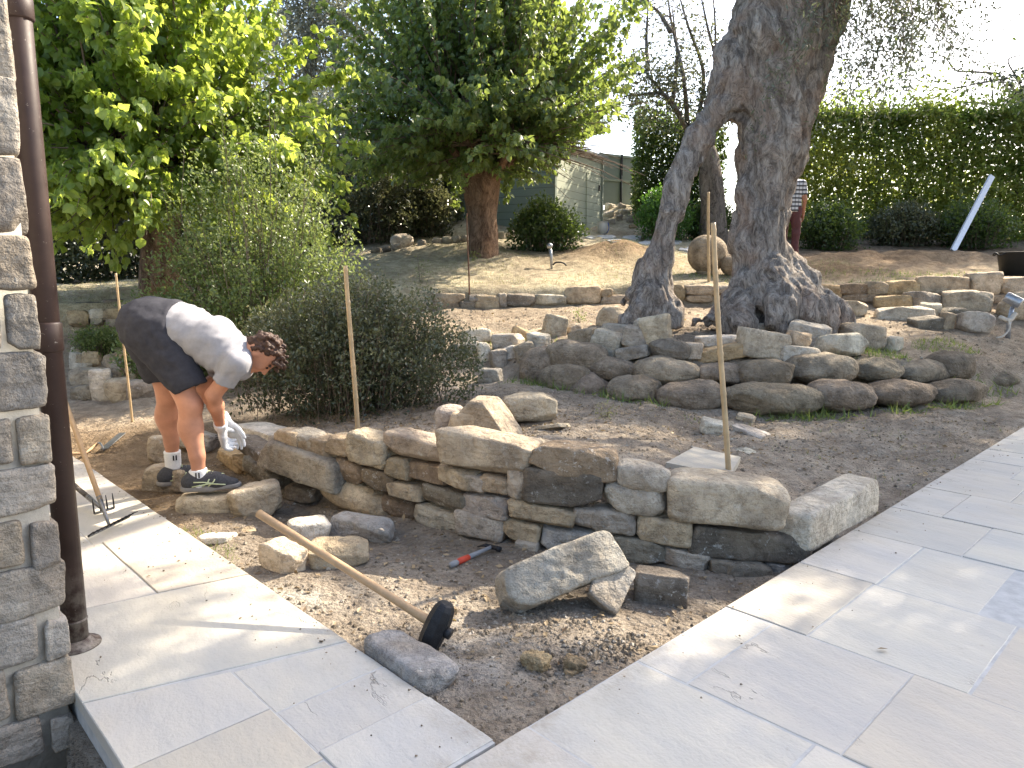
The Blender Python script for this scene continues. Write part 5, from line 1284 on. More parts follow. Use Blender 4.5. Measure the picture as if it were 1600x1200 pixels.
def worker():
    o = G(318,800); root = empty('person', o); tag(root, 'man in grey t-shirt and dark shorts bending over the wall with white gloves', 'person')
    q = lambda x,y,Y: onY(x,y,Y)
    lo, hi = A(-2.35,3.75,-.1), A(-1.25,4.75,1.3)
    # skeleton
    hN, kN, cN, lN, aN = q(246,520,4.13), q(297,634,4.10), q(299,668,4.11), q(308,712,4.09), q(311,745,4.09)
    hF, kF, cF, lF, aF = q(238,520,4.32), q(262,618,4.36), q(262,650,4.39), q(268,690,4.41), q(270,718,4.42)
    pel, wa, ch, up = q(238,506,4.22), q(285,513,4.22), q(335,532,4.22), q(371,555,4.22)
    shN, elN, wrN, haN = q(369,572,4.05), q(333,617,4.08), q(344,662,4.27), q(349,684,4.38)
    shF, elF, wrF, haF = q(366,572,4.39), q(319,606,4.38), q(347,650,4.47), q(362,672,4.52)
    hc = q(411,551,4.22); c = A(.96,0,.28); f = A(.28,0,-.96); sd = A(0,-1,0)
    hp = lambda a,b,s_=0.: hc+c*a+f*b+sd*s_
    B = SDF(lo,hi,.0095); Y1 = ((0,1,0),1.28)
    B.ell(pel,(.12,.155,.12),k=.05); B.cone(pel,wa,.11,.095,.04,sq=Y1); B.cone(wa,ch,.095,.105,.04,sq=Y1); B.cone(ch,up,.105,.075,.04,sq=Y1)
    for h,k,c_,l,a in ((hN,kN,cN,lN,aN),(hF,kF,cF,lF,aF)):
        B.cone(h,k,.098,.060,.03); B.cone(k,c_,.060,.062,.03); B.cone(c_,l,.062,.043,.03); B.cone(l,a,.043,.036,.02); B.cone(a,a+A(.0,.0,-.05),.034,.03,.02)
        B.ell(k+A(.028,0,.01),(.036,.042,.05),k=.03); B.ell(c_+A(-.02,0,0),(.043,.048,.09),k=.04)
    for s_,e,w,h in ((shN,elN,wrN,haN),(shF,elF,wrF,haF)):
        B.cone(s_,e,.050,.043,.03); B.cone(e,e+(w-e)*.35,.042,.045,.02); B.cone(e+(w-e)*.35,w,.045,.029,.02); B.cone(w,h,.026,.022,.02); B.cone(up,s_,.075,.054,.03)
    B.cone(up+A(.0,0,.01),hp(-.07,-.03),.075,.060,.03)
    B.ell(hc,(.103,.098,.078),np.stack([c,f,sd],1),k=.02); B.ell(hp(-.055,.035),(.078,.060,.060),np.stack([c,f,sd],1),k=.03); B.ell(hp(-.11,.072),(.022,.022,.026),k=.025)
    B.cone(hp(.01,.092),hp(-.030,.116),.009,.0125,.012); B.ell(hp(-.034,.108),(.012,.012,.020),k=.01)
    B.cone(hp(.022,.088,-.03),hp(.022,.088,.03),.010,.010,.015)
    for s_ in (-1,1):
        B.ell(hp(.004,.101,.031*s_),(.013,.013,.015),k=-.01); B.ell(hp(-.012,-.004,.078*s_),(.031,.019,.010),np.stack([c,f,sd],1),k=.008); B.ell(hp(-.03,.075,.04*s_),(.022,.02,.018),k=.02)
    B.cone(hp(-.066,.092,-.016),hp(-.066,.092,.016),.0075,.0075,.01); B.cone(hp(-.078,.090,-.014),hp(-.078,.090,.014),.0075,.0075,.01)
    sdf_obj('body', B, M['skin'], root, 2, None, o)
    for s_ in (-1,1):
        e = MB(); V,F = cube_sphere(5); V = V/np.linalg.norm(V,axis=1,keepdims=True)*.0085; e.add(V+hp(.004,.090,.031*s_)-o,F); e.make('eye', M['eye'], root, True)
    Hh = SDF(hc-.17,hc+.17,.006); r = np.random.default_rng(8)
    Hh.ell(hp(.010,-.012),(.102,.096,.070),np.stack([c,f,sd],1),k=.01,cut=[(hp(.045,.055),c*-.75+f*.66),(hp(-.07,0),-c)])
    for i in range(420):
        d = r.normal(size=3); d /= np.linalg.norm(d); a,b,s_ = d*A(.102,.100,.080)
        if (b > .035 and a < .062) or a < -.085 or (abs(s_) > .06 and a < .012 and b > -.035) or (a < -.04 and b > -.03): continue
        p = hp(a+.010,b-.004,s_)+r.normal(size=3)*.006; Hh.ell(p, A(.013,.013,.013)*r.uniform(.6,1.3),k=.006)
    for i in range(26):
        p = hp(.075+r.normal()*.016,.085+r.normal()*.018,r.uniform(-.055,.055)); Hh.ell(p, A(.014,.014,.014)*r.uniform(.7,1.2),k=.006)
    sdf_obj('hair', Hh, M['hair'], root, 1, lambda V: .006*fbm(V*70,2,3), o)
    # t-shirt
    T = SDF(lo,hi,.0095); w0 = q(262,505,4.22)
    T.cone(w0,wa,.128,.128,.04,sq=Y1,cut=[(q(256,500,4.22),(wa-pel)/np.linalg.norm(wa-pel)*-1)]); T.cone(wa,ch,.125,.130,.05,sq=Y1); T.cone(ch,up+A(.0,0,.005),.130,.098,.05,sq=Y1)
    T.cone(q(296,528,4.22),q(345,562,4.22),.075,.075,.05,sq=((0,1,0),1.9))
    T.cone(q(352,562,4.22),q(384,580,4.22),.07,.045,.04,sq=((0,1,0),2.0))
    for s_,e in ((shN,elN),(shF,elF)):
        d = (e-s_)/np.linalg.norm(e-s_); T.cone(up,s_,.092,.074,.04); T.cone(s_,s_+d*.20,.070,.078,.03,cut=[(s_+d*.125,d)])
    nk = hp(-.07,-.03)-up; nk /= np.linalg.norm(nk); T.cone(up,up+nk*.10,.092,.074,.03,cut=[(up+nk*.075,nk)])
    fold = lambda V: .015*fbm((V@np.stack([A(.8,0,-.6),A(0,1,0),A(.6,0,.8)],1))*A(20,5,5),2,4)+.006*fbm(V*A(9,6,22),2,9)
    sdf_obj('t_shirt', T, M['shirt'], root, 2, fold, o)
    # shorts
    P_ = SDF(lo,hi,.0095)
    P_.ell(q(234,508,4.22),(.165,.195,.155),k=.05); P_.cone(pel,q(268,508,4.22),.150,.148,.05,sq=Y1,cut=[(q(277,505,4.22),(wa-pel)/np.linalg.norm(wa-pel))])
    for h,k,tip,r0,r1 in ((q(240,524,4.12),kN,q(294,600,4.105),.146,.100),(q(232,524,4.33),kF,q(254,586,4.35),.145,.104)):
        d = (tip-h)/np.linalg.norm(tip-h); P_.cone(h,tip+d*.10,r0,r1*.93,.05,cut=[(tip+d*.03,d*.9+A(0,0,-.44))],sq=((0,1,0),.88))
    sdf_obj('shorts', P_, M['shorts'], root, 2, lambda V: .008*fbm(V*A(10,5,18),2,14)+.004*fbm(V*A(30,10,30),2,15), o)
    bl = MB(); ax = (wa-pel)/np.linalg.norm(wa-pel); cc = q(273,504,4.22); n3 = np.cross(A(0,1,0),ax)
    a = np.linspace(0,2*math.pi,40)
    # shoes and socks
    for a, heel, ang, top in ((aN,q(308,768,4.06),math.radians(17),q(309,733,4.09)),(aF,q(262,757,4.40),math.radians(40),q(269,704,4.415))):
        d = A(math.cos(ang),math.sin(ang),0); s_ = A(math.sin(ang),-math.cos(ang),0); hb = A(a[0],a[1],heel[2])-d*.055; u = A(0,0,1)
        w = lambda x,z,y=0.: hb+d*x+u*z+s_*y
        K = SDF(np.minimum(w(-.08,-.03),w(.32,.2))-.08, np.maximum(w(-.08,-.03),w(.32,.2))+.08, .006); cut = [(w(0,.014),-u)]
        K.cone(w(.0,.05),w(.03,.070),.043,.043,.03,cut); K.cone(w(.02,.06),w(.15,.05),.047,.048,.03,cut); K.cone(w(.14,.045),w(.235,.028),.048,.036,.03,cut,sq=(u,.9)); K.cone(w(.03,.066),w(.13,.064),.036,.034,.03,cut)
        sh = sdf_obj('shoe', K, M['shoe'], root, 2, None, o)
        L = SDF(np.minimum(w(-.08,-.03),w(.34,.1))-.08, np.maximum(w(-.08,-.03),w(.34,.1))+.08, .006)
        L.cone(w(-.002,.016),w(.1,.014),.048,.046,.02,[(w(0,0),-u),(w(0,.030),u)]); L.cone(w(.1,.014),w(.245,.016),.047,.040,.02,[(w(0,0),-u),(w(0,.030),u)])
        sdf_obj('sole', L, M['sole'], sh, 2, None, o)
        VS = np.array([v.co for v in sh.data.vertices])+o
        def side(x,z):
            xx = (VS-hb)@d; zz = VS[:,2]-hb[2]; yy = (VS-hb)@s_; k = (abs(xx-x) < .012)&(abs(zz-z) < .012); return w(x,z,(yy[k].max() if k.any() else .045)+.0015)-o
        for L_ in ([(.02,.035),(.07,.042),(.12,.048),(.17,.040),(.20,.034)],[(.03,.062),(.08,.058),(.13,.050)],[(.075,.030),(.105,.055),(.115,.075)],[(.105,.030),(.135,.055),(.145,.072)]):
            m = MB(); m.tube([side(*p) for p in L_], .0038, 5); m.make('side_stripe', M['lime'], sh, True)
        m = MB()
        for x in (.10,.125,.15,.175):
            m.tube([w(x,.105-.30*(x-.1),.026)-o,w(x+.006,.113-.30*(x-.1),.0)-o,w(x+.014,.103-.30*(x-.1),-.026)-o],.0035,5)
        m.make('laces', M['lime'], sh, True)
        sk = SDF(a-.2,a+.2,.006); ax = (top-a)/np.linalg.norm(top-a); sk.cone(a-ax*.04,top,.047,.050,.01,[(top,ax)]); so = sdf_obj('sock', sk, M['knit'], root, 1, lambda V: .0015*vnoise(V*A(40,40,160)), o)
        m = MB(); ct = a+ax*.02-s_*-.047
        for k in (-1,1): m.box(ct+d*.008*k-o+A(0,0,.0), (.004,.003,.016), np.stack([d,s_,u],1))
        m.make('mark', M['black'], so)
    for w_, h_, nrm, th in ((wrN,haN,A(.75,.4,-.3),A(.2,1,.1)),(wrF,haF,A(.2,-.35,-1.),A(.3,-1,.2))):
        K = SDF(np.minimum(w_,h_)-.19,np.maximum(w_,h_)+.19,.0055); hand(K, w_, h_, nrm, th, .75 if h_ is haN else .35, 1.12)
        d = (h_-w_)/np.linalg.norm(h_-w_); K.cone(w_-d*.012,w_+d*.03,.041,.038,.01,[(w_-d*.008,-d)])
        gl = sdf_obj('glove', K, M['knit'], root, 1, None, o)
        m = MB()
        for k in range(3): m.tube([h_-o-nrm/np.linalg.norm(nrm)*.030+A(-.012,-.016,.012-.011*k), h_-o-nrm/np.linalg.norm(nrm)*.031+A(.008,-.018,.008-.011*k)],.0022,4)
        m.make('print', M['black'], gl)
worker()
def m_check():
    t = NT('white_and_black_check_shirt'); v = t.coord(); s = t.n('SeparateXYZ', Vector=v)
    a = t.math('GREATER_THAN', t.math('FRACT', t.math('MULTIPLY', s.outputs[2], 13.)), .62); b = t.math('GREATER_THAN', t.math('FRACT', t.math('MULTIPLY', s.outputs[0], 16.)), .72)
    return t.bsdf(t.mix(t.math('MAXIMUM', a, t.math('MULTIPLY', b, .6)), (.62,.62,.64), (.045,.045,.055)), .9)
M['check'] = m_check(); M['maroon'] = simple('maroon_trousers', (.115,.045,.045), .9, .15, 20)
def helper():
    o = onY(1231,413,14.6); o[2] = float(gz(o[0],o[1],False)); root = empty('person', o); tag(root, 'man in a checked shirt and maroon trousers standing half hidden behind the olive trunk', 'person')
    s = lambda x,y,z: A(x,y,z)
    B = SDF((-.45,-.4,-.05),(.45,.4,1.85),.016)
    for k in (-1,1):
        B.cone(s(.10*k,0,.90),s(.11*k,.0,.48),.085,.058,.03); B.cone(s(.11*k,0,.48),s(.115*k,.03,.09),.056,.038,.03); B.cone(s(.115*k,.03,.05),s(.12*k,-.12,.03),.04,.035,.02)
        B.cone(s(.19*k,0,1.42),s(.25*k,.02,1.12),.05,.041,.03); B.cone(s(.25*k,.02,1.12),s(.235*k,-.10,.87),.038,.027,.02); hand(B, s(.235*k,-.10,.87), s(.235*k,-.12,.79), A(-k,0,0), A(0,-1,0), .5)
    B.ell(s(0,0,.95),(.17,.11,.13),k=.05); B.cone(s(0,0,.98),s(0,0,1.38),.125,.145,.05,sq=((1,0,0),1.3)); B.cone(s(0,0,1.42),s(0,-.01,1.55),.06,.055,.03)
    B.ell(s(0,-.02,1.66),(.075,.095,.115),k=.02); B.ell(s(0,-.075,1.60),(.05,.04,.05),k=.02); B.cone(s(0,-.11,1.655),s(0,-.13,1.63),.011,.014,.01)
    for k in (-1,1): B.ell(s(.078*k,-.01,1.65),(.01,.018,.03),k=.01); B.ell(s(.03*k,-.115,1.67),(.013,.012,.012),k=-.01)
    B.cone(s(-.02,-.112,1.60),s(.02,-.112,1.60),.008,.008,.01)
    sdf_obj('body', B, M['skin'], root, 1)
    Hh = SDF((-.13,-.16,1.5),(.13,.13,1.82),.012); Hh.ell(s(0,-.008,1.675),(.083,.103,.118),k=.01,cut=[(s(0,-.06,1.68),(0,-.8,-.6))]); sdf_obj('hair', Hh, M['hair'], root, 1, lambda V:.006*fbm(V*40,2,2))
    T = SDF((-.45,-.3,.75),(.45,.3,1.6),.016); T.cone(s(0,0,.92),s(0,0,1.38),.145,.155,.05,sq=((1,0,0),1.28),cut=[(s(0,0,.88),(0,0,-1))])
    for k in (-1,1): T.cone(s(.0,0,1.40),s(.19*k,0,1.42),.09,.07,.04); T.cone(s(.19*k,0,1.42),s(.245*k,.015,1.15),.066,.066,.03,cut=[(s(.235*k,.01,1.2),(.2*k,0,-1))])
    T.cone(s(0,0,1.42),s(0,-.01,1.52),.075,.068,.03,cut=[(s(0,0,1.5),(0,0,1))]); sdf_obj('check_shirt', T, M['check'], root, 1, lambda V:.006*fbm(V*9,2,5))
    P_ = SDF((-.35,-.3,-.02),(.35,.3,1.1),.016); P_.ell(s(0,0,.95),(.185,.125,.13),k=.05)
    for k in (-1,1): P_.cone(s(.10*k,0,.92),s(.11*k,0,.48),.108,.080,.04); P_.cone(s(.11*k,0,.48),s(.115*k,.02,.06),.080,.068,.03,cut=[(s(0,0,.07),(0,0,-1))])
    sdf_obj('trousers', P_, M['maroon'], root, 1, lambda V:.010*fbm(V*9,2,6))
    for k in (-1,1):
        K = SDF((.115*k-.12,-.25,-.02),(.115*k+.12,.16,.16),.012); K.cone(s(.115*k,.04,.045),s(.12*k,-.14,.035),.05,.045,.03,[(s(0,0,.0),(0,0,-1))]); sdf_obj('shoe', K, M['shoe'], root, 1)
    root.rotation_euler.z = math.radians(160)
helper()

# ------------------------------------------------------------------ tools
M['ash'] = simple('ash_wood', (.40,.26,.14), .55, .15, 5, .15, .35, stretch=(6.,6.,6.))
M['iron'] = simple('black_iron', (.018,.018,.02), .55, .4, 40, .4, .4, .3)
M['steel'] = simple('worn_steel', (.20,.20,.20), .4, .3, 50, .3, .5, .8)
M['red'] = simple('red_grip_rubber', (.50,.06,.03), .6, .1)
M['grey_rubber'] = simple('grey_grip_rubber', (.22,.22,.22), .7, .15)
def sledge():
    hd = G(683,1012); hd[2] += .085; d = ray(404,802); d = d/np.linalg.norm(d); e0 = A(0,0,EYE); k = e0-hd; bq = k@d; L = .90; t = -bq+math.sqrt(max(bq*bq-k@k+L*L,0)); tip = e0+d*t
    root = empty('sledgehammer', hd); tag(root, 'sledgehammer with a long pale wooden handle and black iron head propped on a stone', 'hammer')
    h = (tip-hd); Lh = np.linalg.norm(h); h /= Lh; up = A(.33,.15,1.); up -= h*(up@h); up /= np.linalg.norm(up)
    m = MB(); s = np.linspace(-.055,Lh,30); m.tube([h*x for x in s], [.0155+.003*math.exp(-((x-.03)/.08)**2)+.002*(x/Lh)**3 for x in s], 14); m.make('handle', M['ash'], root, True)
    R = frame(up, h); m = MB(); n = 8; prof = [(-.092,.70),(-.088,.80),(-.070,.92),(-.03,1.),(.03,1.),(.070,.86),(.088,.66),(.092,.56)]; V = []
    for z,k in prof:
        for j in range(n):
            a = (j+.5)*2*math.pi/n; V.append(R@A(.044*k*math.cos(a)/math.cos(math.pi/8), .042*k*math.sin(a)/math.cos(math.pi/8), z))
    F = [(i*n+j,i*n+(j+1)%n,(i+1)*n+(j+1)%n,(i+1)*n+j) for i in range(len(prof)-1) for j in range(n)]+[tuple(range(n-1,-1,-1)),tuple((len(prof)-1)*n+j for j in range(n))]
    m.add(V,F); fix_normals(m.make('head', M['iron'], root))
    m = MB(); m.tube([h*-.040,h*-.062],[.021,.020],12); m.make('collar', M['iron'], root, True)
sledge()
def claw():
    a = G(703,890); b = G(765,862); root = empty('claw_hammer', a); tag(root, 'small claw hammer with red and grey grip lying in the dug pit', 'hammer'); d = b-a; L = .30; d[2] = 0; d /= np.linalg.norm(d); z = A(0,0,.02); s = A(-d[1],d[0],0)
    m = MB(); m.tube([z,z+d*.03,z+d*.05],[.013,.016,.014],10); m.make('grip_end', M['grey_rubber'], root, True)
    m = MB(); m.tube([z+d*.05,z+d*.09,z+d*.13],[.0145,.0155,.014],10); m.make('red_grip', M['red'], root, True)
    m = MB(); m.tube([z+d*.13,z+d*.18,z+d*.25,z+d*L],[.0135,.012,.010,.010],10); m.make('shaft', M['grey_rubber'], root, True)
    m = MB(); c = z+d*L; m.tube([c-s*.055,c-s*.035,c-s*.03,c-s*.008,c+s*.012],[.014,.014,.010,.012,.012],10)
    for k in (-1,1): m.tube([c+s*.01,c+s*.045+d*.006*k,c+s*.085+d*.010*k-A(0,0,.016)],[.009,.007,.003],6)
    m.make('head', M['iron'], root, True)
claw()
def rake(label, top, foot, hl, tine, col, head_dir, name, ntine=9, zt=.35):
    f = onz(*foot,.03); t = onY(*top, f[1]+.25); root = empty(name, f); tag(root, label, name.replace('_',' ')); d = t-f; L = np.linalg.norm(d); d /= L; d = d
    m = MB(); m.tube([d*.16,d*.5,d*(L+.55)],[.013,.014,.013],10); m.make('handle', M[col], root, True)
    m = MB(); m.tube([d*.0,d*.08,d*.18],[.007,.010,.014],8); hd = np.array(head_dir,float); hd /= np.linalg.norm(hd); m.tube([-hd*hl,hd*hl],[.007,.007],6)
    m.make('socket', M['steel'], root, True); m = MB(); dn = np.cross(hd,d); dn /= np.linalg.norm(dn)
    for k in range(ntine):
        b = hd*hl*(2*k/(ntine-1)-1); m.tube([b,b+dn*tine*.5,b+dn*tine+A(0,0,-.012)],[.0045,.004,.002],5)
    m.make('tines', M['iron'], root, True)
rake('garden rake with a pale wooden handle leaning behind the downpipe', (124,690), (171,822), .15, .07, 'ash', (.15,1,.0), 'garden_rake', 11)
rake('hand fork with a brown handle lying under the rake', (100,745), (163,798), .05, .11, 'bark', (.6,.6,.1), 'garden_fork', 4)
def hoe():
    a = G(135,714); b = G(152,700); c = G(163,707); e = G(192,682); root = empty('hoe', a); tag(root, 'hoe with a flat steel blade lying on the soil beyond the path', 'hoe')
    m = MB(); m.tube([a-a+A(-.5,-.12,.03),A(0,0,.03),b-a+A(0,0,.03)],[.013,.013,.012],8); m.make('handle', M['ash'], root, True)
    m = MB(); m.tube(bez([b-a+A(0,0,.03),(b+c)/2-a+A(.0,.0,.055),c-a+A(0,0,.02)],8),.008,8); m.make('neck', M['steel'], root, True)
    m = MB(); u = e-c; Lb = np.linalg.norm(u); R = frame(u, A(0,0,1)); m.box((c+e)/2-a+A(0,0,.03),(.028,.003,Lb/2),R,bev=.002); m.make('blade', M['steel'], root)
hoe()
# ------------------------------------------------------------------ canes, rods
M['bamboo'] = simple('dry_bamboo', (.42,.30,.165), .5, .2, 8, .15, .4)
M['rust'] = simple('rusty_iron_rod', (.16,.085,.05), .8, .3, 40, .4)
M['batten'] = simple('pale_aluminium', (.62,.64,.70), .35, .08, 20, .05, .5, .3)
def cane(label, foot, top, rad, Y=None, mat='bamboo', group='bamboo canes', name='bamboo_cane', nodes=True):
    f = G(*foot) if Y is None else onY(*foot, Y); t = onY(*top, f[1]); root = mkc = None
    d = t-f; L = np.linalg.norm(d); s = np.linspace(-.12,L,70); P = [d/L*x + A(1,0,0)*.006*math.sin(x*3.1+L) for x in s]; sp = .23; r = [rad*(1.08-.16*max(x,0)/L)*(1+(.16*math.exp(-(((x % sp)-.02)/.010)**2) if nodes else 0)) for x in s]
    if nodes:
        s = np.unique(np.concatenate([s]+[np.array([k*sp+.008,k*sp+.02,k*sp+.032]) for k in range(int(L/sp)+1)])); s = s[s <= L]; P = [d/L*x + A(1,0,0)*.006*math.sin(x*3.1+L) for x in s]; r = [rad*(1.08-.16*max(x,0)/L)*(1+.16*math.exp(-(((x % sp)-.02)/.010)**2)) for x in s]
    V, F = tube(P, r, 10); o = mk(name, V, F, M[mat], smooth=True, loc=f); tag(o, label, 'cane' if nodes else 'rod', group)
cane('thin bamboo cane standing left of the worker', (206,661), (182,427), .0095)
cane('thick bamboo cane standing before the dark shrub', (558,674), (541,415), .0165)
cane('tallest bamboo cane, right of centre behind the giant cream block', (1137,742), (1115,348), .0150)
cane('bamboo cane on the low wall between the two olive trunks', (1107,446), (1107,300), .022, 11.9)
cane('thin rusty rod in the lawn before the central mulberry trunk', (733,463), (730,333), .012, None, 'rust', 'garden rods', 'iron_rod', False)
cane('short pale stick before the left mulberry trunk', (293,405), (290,360), .02, 8.9, 'bamboo', 'garden rods', 'stick', False)
def batten():
    a = G(1489,392); b = onY(1550,275,a[1]+.5); u = b-a; R = frame(u, A(0,1,0)); m = MB(); m.box(u/2,(.055,.025,np.linalg.norm(u)/2),R,bev=.004); o = m.make('batten', M['batten'], loc=a); tag(o,'long pale metal batten leaning against the dark green bush','batten')
batten()
# ------------------------------------------------------------------ shed, gates
def m_board(name, col, pitch, var=.15):
    t = NT(name); v = t.coord(); s = t.n('SeparateXYZ', Vector=v); z = t.math('FRACT', t.math('MULTIPLY', s.outputs[2], 1/pitch)); gap = t.ramp(z, (0.,0.), (.03,0.), (.06,1.), (1.,1.))
    g = t.noise(t.n('VectorMath', _operation='MULTIPLY', i0=v, i1=(2.,2.,25.)).outputs[0], 3, 5)
    c = t.mix(g, tuple(x*(1-var) for x in col), tuple(x*(1+var) for x in col)); c = t.mix(gap, tuple(x*.35 for x in col), c); return t.bsdf(c, .65, t.bump(t.math('ADD', t.math('MULTIPLY', gap, .8), t.math('MULTIPLY', g, .15)), .5, .02), .25)
M['shed_lit'] = m_board('sunlit_shed_boards', (.42,.44,.33), .17); M['shed_shaded'] = m_board('shaded_shed_boards', (.20,.25,.235), .17)  # light put in the colour: sunlit boards in front, shaded boards on the sides
M['trim'] = simple('grey_green_trim', (.22,.25,.20), .6, .1); M['gate'] = simple('grey_green_sheet', (.15,.18,.15), .5, .1, 3, .05, .4)
M['roof'] = simple('grey_roof_sheet', (.22,.22,.21), .6, .15)
def shed():
    c = onY(866,300,16.8); l = onY(694,300,18.); r = onY(941,300,19.2); c[2] = l[2] = r[2] = 0; z0 = float(gz(c[0],c[1],False))-.15; root = empty('garden_shed', (c[0],c[1],z0)); tag(root, 'grey-green boarded garden shed behind the central mulberry', 'shed')
    zt = lambda y: None
    def wall(p0,p1,h0,h1,mat,name):
        d = (p1-p0); L = np.linalg.norm(d); d /= L; n = A(-d[1],d[0],0); b = c*1.; b[2] = 0
        V = [p0-b,p1-b,p1-b+A(0,0,h1),p0-b+A(0,0,h0)]; V += [v+n*.06*(1 if n[1] > 0 else -1) for v in V]
        o = mk(name, V, [(0,1,2,3),(4,7,6,5),(0,4,5,1),(1,5,6,2),(2,6,7,3),(3,7,4,0)], mat, root, False); return fix_normals(o)
    H = onY(880,231,17.2)[2]-z0; Hr = onY(941,249,19.2)[2]-z0; bk = l+(r-c)
    wall(c,r,H,Hr,M['shed_lit'],'front_wall'); wall(c,l,H,H,M['shed_shaded'],'side_wall'); wall(l,bk,H,Hr,M['shed_shaded'],'side_wall'); wall(r,bk,Hr,Hr,M['shed_shaded'],'side_wall')
    d1 = (r-c)/np.linalg.norm(r-c); d2 = (l-c)/np.linalg.norm(l-c); b = c*1.
    V = [c-d1*.08-d2*.12-b+A(0,0,H+.03), r+d1*.1-d2*.12-b+A(0,0,Hr+.02), bk+d1*.1+d2*.1-b+A(0,0,Hr+.02), l-d1*.08+d2*.1-b+A(0,0,H+.03)]; V += [v+A(0,0,.05) for v in V]
    fix_normals(mk('roof', V, [(0,3,2,1),(4,5,6,7),(0,1,5,4),(1,2,6,5),(2,3,7,6),(3,0,4,7)], M['roof'], root, False))
    n = A(d1[1],-d1[0],0); m = MB(); R = np.stack([d1,n,A(0,0,1)],1)
    m.box(r-b-d1*.03+n*.012+A(0,0,Hr/2),(.04,.02,Hr/2-.01),R); m.box(c-b+d1*.03+n*.012+A(0,0,H/2),(.04,.02,H/2-.01),R); m.make('corner_trim', M['trim'], root)
    Ld = np.linalg.norm(r-c); dr = MB(); dr.box(c-b+d1*(Ld-.62)+n*.012+A(0,0,.92),(.40,.012,.80),R); door = dr.make('door', M['shed_lit'], root)
    lk = MB(); lk.box(c-b+d1*(Ld-.27)+n*.035+A(0,0,1.42),(.035,.02,.07),R,bev=.006); lk.make('lock', M['iron'], door)
shed()
def gates():
    a = onY(934,320,20.2); b = onY(1002,318,21.); root = empty('metal_gate', a); tag(root, 'tall grey-green sheet gate with two leaves behind the shed corner', 'gate'); d = b-a; d[2] = 0; L = np.linalg.norm(d); d /= L; n = A(d[1],-d[0],0); R = np.stack([d,n,A(0,0,1)],1); H = onY(936,239,20.2)[2]-a[2]
    for k in (0,1): m = MB(); m.box(d*(L/4+k*L/2)+A(0,0,H/2),(L/4-.012,.02,H/2),R); m.make('leaf', M['gate'], root)
    m = MB()
    for z in (.03,H*.5,H-.03): m.box(d*L/2+n*.035+A(0,0,z),(L/2,.014,.03),R)
    m.make('rail', M['trim'], root); m = MB(); m.box(d*L/2+n*.038+A(0,0,H/2),(.025,.02,H/2+.02),R); m.make('post', M['iron'], root)
    m = MB(); m.tube([d*L*.52+n*.06+A(0,0,.15),d*L*.50+n*.06+A(0,0,H*.6)],.012,6); m.make('drop_bolt', M['steel'], root)
gates()
GE = 'edging and bank stones near the shed'
for i,(x0,y0,x1,y1,col) in enumerate([(676,371,690,380,'grey'),(690,369,706,379,'grey'),(706,368,720,378,'pale'),(720,367,733,377,'grey'),(775,362,790,373,'pale'),(790,361,806,372,'pale'),(652,374,666,384,'grey'),(596,383,612,393,'dark'),(612,380,628,391,'grey'),(580,386,596,396,'dark'),
   (944,318,962,328,'pale'),(963,318,978,327,'grey'),(943,330,960,341,'pale'),(961,336,974,345,'grey'),(946,343,962,351,'grey'),(966,327,986,335,'grey'),(978,340,992,348,'grey'),(982,350,996,356,'tan')]):
    lstone((x0,y0,x1,y1), col, 'small weathered stone in the row edging the lawn below the shed' if i < 10 else 'rough stone in the rubbly bank right of the shed corner', group='edging stones below the shed' if i < 10 else 'stones of the rubbly bank', name='edging_stone', n=7, **({} if i < 10 else {}))
lstone((608,365,648,386),'pale','smooth pale boulder in front of the square stone block',name='boulder',cat='boulder',p=2.5,cuts=2,dep=.6)
def block():
    g = G(637,372); g = onY(637,374,g[1]+.6); V, F = rock_shape(.17,.15,.24,771,p=12,cuts=2,rough=.02,n=10); V[:,2] -= V[:,2].min(); o = mk('stone_block', V, F, M['stone'], cols=np.tile(A(.24,.22,.18),(len(V),1)), loc=g); tag(o,'upright square stone block behind the smooth pale boulder','stone')
block()
def balls():
    for px, py, rx, rz, Y, ped, lab in [(1106,397,30,29,12.6,1,'large round sandstone ball on a short neck between the olive trunks'),(1148,415,22,17,12.4,0,'smaller flattened sandstone ball tucked behind the large olive trunk')]:
        p = onY(px,py,Y); rx = rx*Y/F_PX; rz = rz*Y/F_PX; gzv = float(gz(p[0],p[1],False)); V, F = rock_shape(rx,rx*.95,rz,int(px),p=2.1,cuts=0,rough=.02,n=18); V[:,2] += p[2]-gzv
        k = V[:,2] < (p[2]-gzv)-rz*.55
        mb = [V]; FF = [list(f) for f in F]; nv = len(V)
        tv, tf = tube([A(0,0,-.05),A(0,0,(p[2]-gzv)-rz*.6)],[rx*.62,rx*.5],16); FF += [[i+nv for i in f] for f in tf]; V = np.vstack([V,tv])
        o = mk('stone_ball', V, FF, M['boulder'], cols=np.tile(A(.36,.29,.21),(len(V),1)), loc=(p[0],p[1],gzv)); tag(o, lab, 'stone ball', 'sandstone balls')
balls()
def lathe_obj(name, prof, mat, parent, n=24, loc=None):
    V = [A(r*math.cos(a),r*math.sin(a),z) for r,z in prof for a in np.arange(n)*2*math.pi/n]; k = len(prof); F = [(i*n+j,i*n+(j+1)%n,(i+1)*n+(j+1)%n,(i+1)*n+j) for i in range(k-1) for j in range(n)]; F.append(tuple((k-1)*n+j for j in range(n))); F.append(tuple(range(n-1,-1,-1)))
    return mk(name, V, F, M[mat], parent, True, loc=loc)
M['white_plastic'] = simple('white_plastic', (.62,.62,.62), .4, .05); M['black_plastic'] = simple('black_rubber_tub', (.018,.018,.018), .6, .2); M['blue'] = simple('blue_plastic', (.05,.10,.30), .5, .1); M['galv'] = simple('galvanised_steel', (.36,.37,.39), .4, .3, 25, .2, .5, .7); M['rope'] = simple('pale_hose', (.50,.44,.36), .8, .1)
